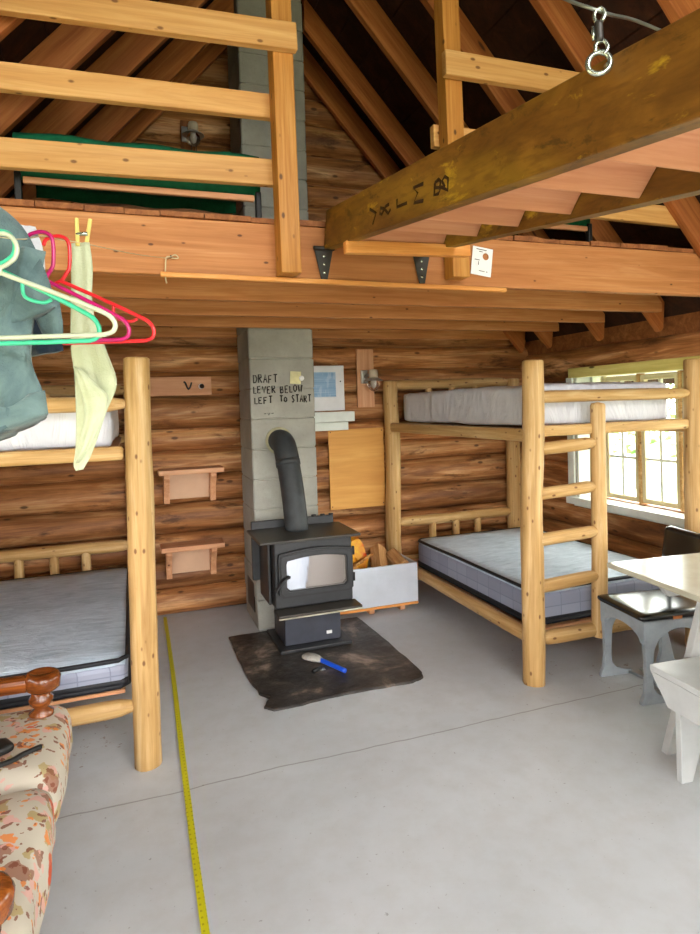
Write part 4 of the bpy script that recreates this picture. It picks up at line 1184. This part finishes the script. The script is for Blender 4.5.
def front_arch():
    o = [(0, SH), (.355, SH), (.355, SH - .11)] + arcpts(0, PI, 10, lambda t: (.1775 + .145 * math.cos(t), SH - .11 + .06 * math.sin(t))) + [(0, SH - .11)]
    return o
for x in (.022, .40): link('cross_arch', prism_me(front_arch(), .022, .003), cm, K, CA @ Matrix.Translation((x, 0, 0)) @ Matrix.Rotation(PI / 2, 4, 'Z'))
tube('stretcher', [(.16, .012, .012), (.24, .343, .012)], .008, cm, K, 8, M=CA)
tube('stretcher', [(.24, .012, .012), (.16, .343, .012)], .008, cm, K, 8, M=CA)
link('seat', cushion_me(.42, .375, .034, .016, 0, 0, 10, .006), M['vinyl'], K, CA @ Matrix.Translation((.205, .1775, SH + .0175)))
link('seat_tag', box_me(.05, .004, .014, .001), M['tag'], K, CA @ Matrix.Translation((.19, -.012, SH + .012)))
for y in (.05, .305):
    tube('back_upright', [(.39, y, SH - .01), (.40, y, .52), (.425, y, .68)], .012, cm, K, 8, sub=4, M=CA)
link('backrest', cushion_me(.032, .39, .20, .03, 0, 0, 12), M['vinyl'], K, CA @ Matrix.Translation((.42, .1775, .685)) @ Matrix.Rotation(.15, 4, 'Y'))

# ------------------------------------------------------------------ clothesline and what hangs on it
LINE = [(.169, 2.546, 2.10), (.03, 2.02, 1.985), (-.092, 1.572, 1.897), (-.125, 1.44, 1.868), (-.148, 1.34, 1.848), (-.19, 1.18, 1.80), (-.30, .7, 1.72), (-.5, -.2, 1.70)]
cl = tube('clothesline', LINE, .0011, M['string'], None, 6, sub=6)
tag(cl, 'thin pale clothesline tied to a nail on the loft header', 'clothesline')
ks = thing('tied_string', 'knotted white string end hanging from a nail on the header', 'string', (.169, 2.54, 2.1))
tube('nail', [(.172, 2.55, 2.106), (.172, 2.53, 2.108)], .003, M['iron'], ks, 6)
tube('loop', [(.172, 2.536, 2.105), (.155, 2.534, 2.10), (.150, 2.534, 2.06), (.149, 2.534, 2.02), (.153, 2.534, 2.0)], .0028, M['string'], ks, 6, sub=5)
tube('bow', [(.172, 2.534, 2.106), (.19, 2.53, 2.112), (.20, 2.532, 2.10), (.174, 2.534, 2.10)], .0025, M['string'], ks, 6, sub=5)
HA = Matrix.Rotation(math.radians(-19.5), 4, 'Z')
def hanger(neck, half, drop, hook, mat, label, r=.0042, notch=.5):
    """neck: world point where the arms meet; the hanger lies across the line"""
    Mx = Matrix.Translation(neck) @ HA
    h = thing('clothes_hanger', label, 'hanger', neck, 'plastic clothes hangers')
    d = drop; parts = []
    R_ = []
    R_ += [(0, 0, 0), (half * .5, 0, -d * .42), (half * .86, 0, -d * .74), (half * .96, 0, -d * .86), (half, 0, -d * 1.0), (half * .985, 0, -d * 1.12), (half * .92, 0, -d * 1.18), (half * .8, 0, -d * 1.19), (0, 0, -d * 1.19)]
    Lf = [(-x, y, z) for x, y, z in reversed(R_[:-1])]
    pts = smooth_path([V(p) for p in R_] , 5) + smooth_path([V(p) for p in [(0, 0, -d * 1.19)] + Lf], 5)[1:-1]
    tube('frame', pts, r, mat, h, 8, True, M=Mx)
    tube('hook', hook, r * .95, mat, h, 8, sub=6, M=Mx)
    for s in ((1, -1) if notch else ()):
        x = half * notch
        tube('strap_notch', [(s * (x - .022), 0, -d * .84 * (x - .022) / half), (s * (x - .018), 0, -d * .84 * x / half - .016), (s * (x + .012), 0, -d * .84 * x / half - .027), (s * (x + .028), 0, -d * .84 * (x + .02) / half - .012)], r * .8, mat, h, 8, sub=4, M=Mx)
    return h
round_hook = lambda s=1.: [(0, 0, -.003), (0, 0, .008), (.012 * s, 0, .014), (.026 * s, 0, .026), (.029 * s, 0, .045), (.018 * s, 0, .062), (-.002 * s, 0, .066), (-.022 * s, 0, .055), (-.026 * s, 0, .044)]
square_hook = [(0, 0, -.003), (.012, 0, .014), (.020, 0, .03), (.021, 0, .072), (.014, 0, .088), (-.004, 0, .094), (-.026, 0, .088), (-.033, 0, .075)]
hanger((-.198, 1.187, 1.742), .190, .092, round_hook(), M['h_white'], 'white plastic hanger with a round hook, nearest of the four hangers', notch=0)
hanger((-.206, 1.222, 1.755), .170, .108, round_hook(), M['h_green'], 'mint green plastic hanger just behind the white one', notch=.36)
hanger((-.152, 1.362, 1.768), .165, .104, square_hook, M['h_mag'], 'magenta plastic hanger between the green and red ones', notch=0)
hanger((-.128, 1.432, 1.780), .192, .110, square_hook, M['h_red'], 'bright red plastic hanger closest to the hanging towel', notch=.68)

def drape(name, outline_l, outline_r, depth, mat, parent, seed=0, n=26, m=12, amp=.02):
    """cloth built between two edges (lists of points); folded front to back with real thickness"""
    L_ = smooth_path(outline_l, 6); R_ = smooth_path(outline_r, 6)
    def at(P, t):
        k = t * (len(P) - 1); i = min(int(k), len(P) - 2); return P[i].lerp(P[i + 1], k - i)
    nrm = V((math.sin(math.radians(19.5)), math.cos(math.radians(19.5)), 0))
    vs = []; fs = []
    for side in (-1, 1):
        for j in range(n + 1):
            t = j / n; a, b = at(L_, t), at(R_, t)
            for i in range(m + 1):
                s = i / m; p = a.lerp(b, s)
                bulge = depth * math.sin(PI * s) ** .6 * (.4 + .6 * min(1, t * 3))
                f = amp * mnoise.noise(V((s * 4 + seed, t * 2.2, seed))) + .5 * amp * math.sin(s * 11 + seed + t * 2)
                vs.append(p + nrm * (side * bulge + f * math.sin(PI * s) ** .4))
    N = (n + 1) * (m + 1)
    for sd in (0, 1):
        o = sd * N
        for j in range(n):
            for i in range(m):
                q = (o + j * (m + 1) + i, o + j * (m + 1) + i + 1, o + (j + 1) * (m + 1) + i + 1, o + (j + 1) * (m + 1) + i)
                fs.append(q if sd else q[::-1])
    for j in range(n):
        for i, fl_ in ((0, 0), (m, 1)):
            q = (j * (m + 1) + i, (j + 1) * (m + 1) + i, N + (j + 1) * (m + 1) + i, N + j * (m + 1) + i); fs.append(q if fl_ else q[::-1])
    for i in range(m):
        for j in (0, n):
            fs.append((j * (m + 1) + i, j * (m + 1) + i + 1, N + j * (m + 1) + i + 1, N + j * (m + 1) + i))
    me = mesh(vs, fs, True)
    return link(name, me, mat, parent)
def camp(px, d0):      # shorthand: lateral offset and height in the clothes' own upright plane
    return d0
tw = thing('dish_towel', 'pale cream dish towel pinned by one corner to the clothesline', 'towel', (-.09, 1.55, 1.9))
drape('cloth', [(-.114, 1.565, 1.893), (-.118, 1.565, 1.80), (-.124, 1.563, 1.658), (-.119, 1.56, 1.60), (-.118, 1.558, 1.50), (-.122, 1.556, 1.42), (-.127, 1.553, 1.383), (-.122, 1.55, 1.369)],
      [(-.074, 1.545, 1.893), (-.069, 1.54, 1.83), (-.072, 1.54, 1.74), (-.045, 1.53, 1.64), (-.026, 1.522, 1.568), (-.052, 1.53, 1.50), (-.085, 1.54, 1.41), (-.106, 1.545, 1.372)], .006, M['towel'], tw, 2., 36, 12, .005)
drape('folded_flap', [(-.120, 1.545, 1.61), (-.108, 1.54, 1.56), (-.098, 1.535, 1.50), (-.112, 1.53, 1.43), (-.12, 1.535, 1.39)],
      [(-.10, 1.535, 1.60), (-.07, 1.52, 1.565), (-.045, 1.512, 1.53), (-.075, 1.52, 1.45), (-.112, 1.535, 1.388)], .005, M['towel'], tw, 5., 20, 8, .006)
cp = thing('clothespin', 'wooden clothespin holding the towel corner on the line', 'clothespin', (-.09, 1.56, 1.9))
for dx in (-.006, .012):
    M_, L_ = frame((-.094 + dx, 1.553, 1.885), (-.09 + dx * 1.6, 1.55, 1.948))
    link('prong', box_me(L_, .009, .0075, .002, 2, (L_ / 2, 0, 0)), M['peg'], cp, M_)
tube('spring', [(-.102, 1.552, 1.912), (-.078, 1.545, 1.912)], .0045, M['zinc'], cp, 8)

jk = thing('jacket', 'blue-grey denim jacket hanging at the left edge of the photo', 'jacket', (-.25, 1.3, 1.9))
drape('shoulder', [(-.36, 1.335, 1.935), (-.40, 1.345, 1.86), (-.41, 1.35, 1.70), (-.40, 1.35, 1.55)], [(-.235, 1.30, 1.905), (-.175, 1.278, 1.848), (-.138, 1.262, 1.765), (-.120, 1.258, 1.70)], .028, M['denim'], jk, 1., 24, 14, .02)
drape('sleeve', [(-.24, 1.31, 1.82), (-.26, 1.315, 1.70), (-.26, 1.315, 1.56), (-.262, 1.315, 1.455), (-.258, 1.315, 1.445)], [(-.135, 1.262, 1.80), (-.165, 1.27, 1.66), (-.168, 1.272, 1.60), (-.150, 1.27, 1.54), (-.148, 1.268, 1.502)], .04, M['denim'], jk, 3., 26, 14, .026)
drape('cuff', [(-.262, 1.308, 1.515), (-.262, 1.308, 1.448)], [(-.146, 1.262, 1.545), (-.142, 1.262, 1.502)], .046, M['denim'], jk, 6., 6, 12, .01)
drape('side_panel', [(-.18, 1.30, 1.74), (-.155, 1.30, 1.66), (-.14, 1.30, 1.645)], [(-.118, 1.275, 1.72), (-.112, 1.272, 1.66), (-.118, 1.275, 1.635)], .012, M['denim'], jk, 8., 8, 6, .006)
nv = thing('shirt', 'dark navy shirt hanging behind the denim jacket', 'shirt', (-.2, 1.39, 1.8))
drape('body', [(-.28, 1.45, 1.80), (-.27, 1.45, 1.70), (-.20, 1.435, 1.62)], [(-.152, 1.405, 1.79), (-.135, 1.40, 1.70), (-.124, 1.395, 1.630)], .012, M['navy'], nv, 4., 12, 8, .008)
wt = thing('white_garment', 'white garment shoulder showing between denim jacket and magenta hanger', 'garment', (-.2, 1.36, 1.85))
drape('shoulder', [(-.22, 1.40, 1.885), (-.23, 1.40, 1.81), (-.21, 1.40, 1.70)], [(-.165, 1.38, 1.876), (-.150, 1.375, 1.81), (-.158, 1.38, 1.70)], .008, M['white_cloth'], wt, 7., 12, 6, .004)

# ------------------------------------------------------------------ outside
gr = struct(link('ground', mesh([(-30, -30, -.25), (40, -30, -.25), (40, 40, -.25), (-30, 40, -.25)], [(0, 1, 2, 3)]), M['grass']))
def shrub(x, y, z0, h, w, seed, label):
    r = random.Random(seed)
    t = thing('leafy_tree', label, 'tree', (x, y, z0), 'trees outside the window')
    log('trunk', (x, y, z0), (x + .1, y, z0 + h * .6), .07, .04, M['bark'], t)
    vs = []; fs = []
    for i in range(700):
        while True:
            p = V((r.uniform(-1, 1), r.uniform(-1, 1), r.uniform(-1, 1)))
            if p.length < 1 and p.length > .35 * r.random(): break
        c = V((x + p.x * w, y + p.y * w, z0 + h * .58 + p.z * h * .45)); a = V((r.gauss(0, 1), r.gauss(0, 1), r.gauss(0, 1))).normalized(); b = a.orthogonal().normalized(); s = r.uniform(.05, .1)
        o = len(vs); vs += [c - a * s, c + b * s * .5, c + a * s, c - b * s * .5]; fs.append((o, o + 1, o + 2, o + 3))
    me = bpy.data.meshes.new('leaves'); me.from_pydata(vs, [], fs); me.update()
    link('foliage', me, M['leaf'], t)
shrub(9.0, 9.2, -.25, 3.4, 1.3, 1, 'leafy tree outside, behind the far end of the window')
shrub(12.5, 10.2, -.25, 4.6, 1.6, 2, 'leafy tree outside, further off beyond the middle window panes')
shrub(11.2, 6.6, -.25, 3.0, 1.2, 3, 'leafy tree outside, seen through the panes beside the near bunk post')

# ------------------------------------------------------------------ light: daylight only
w = bpy.data.worlds.new('World'); SC.world = w; w.use_nodes = True
nt = w.node_tree; bg = nt.nodes['Background']
tc = nt.nodes.new('ShaderNodeTexCoord'); sp_ = nt.nodes.new('ShaderNodeSeparateXYZ'); nt.links.new(tc.outputs['Generated'], sp_.inputs[0])
rp = nt.nodes.new('ShaderNodeValToRGB'); e = rp.color_ramp.elements
e[0].position = .35; e[0].color = (.42, .47, .36, 1); e[1].position = .58; e[1].color = (1.0, .985, .96, 1)
mr = nt.nodes.new('ShaderNodeMapRange'); mr.inputs[1].default_value = -1; mr.inputs[2].default_value = 1
mx = nt.nodes.new('ShaderNodeMapRange'); mx.inputs[1].default_value = -1; mx.inputs[2].default_value = 1; mx.inputs[3].default_value = 5.0; mx.inputs[4].default_value = 9.5
nt.links.new(sp_.outputs[0], mx.inputs[0]); nt.links.new(mx.outputs[0], bg.inputs[1])      # sky brighter toward the window side
nt.links.new(sp_.outputs[2], mr.inputs[0]); nt.links.new(mr.outputs[0], rp.inputs[0]); nt.links.new(rp.outputs[0], bg.inputs[0])
bg.inputs[1].default_value = 6.0
sl = bpy.data.lights.new('sun', 'SUN'); sl.energy = 5; sl.angle = .02; sl.color = (1, .96, .88)
so = bpy.data.objects.new('sun', sl); COL.objects.link(so)
so.rotation_euler = V((-.35, .75, 1.25)).to_track_quat('Z', 'Y').to_euler()

# ------------------------------------------------------------------ camera
yaw, pit, rol = math.radians(19.5), math.radians(-1.0), math.radians(1.8)
fw = V((math.sin(yaw) * math.cos(pit), math.cos(yaw) * math.cos(pit), math.sin(pit)))
rt = V((math.cos(yaw), -math.sin(yaw), 0)); up = rt.cross(fw)
r2 = rt * math.cos(rol) - up * math.sin(rol); u2 = up * math.cos(rol) + rt * math.sin(rol)
cam = bpy.data.cameras.new('camera'); co = bpy.data.objects.new('camera', cam); COL.objects.link(co)
Mc = Matrix((r2, u2, -fw)).transposed().to_4x4(); Mc.translation = (0, 0, 1.5); co.matrix_world = Mc
cam.sensor_width = 36; cam.lens = 620 / 934 * 36; cam.shift_y = -51 / 934; cam.clip_start = .02
SC.camera = co
SC.view_settings.view_transform = 'Standard'; SC.view_settings.look = 'None'; SC.view_settings.gamma = 1; SC.view_settings.use_curve_mapping = False
SC.view_settings.exposure = 1.33
SC.cycles.max_bounces = 10; SC.cycles.diffuse_bounces = 6; SC.cycles.transparent_max_bounces = 12
SC.cycles.sample_clamp_indirect = 6
SC.cycles.use_denoising = True
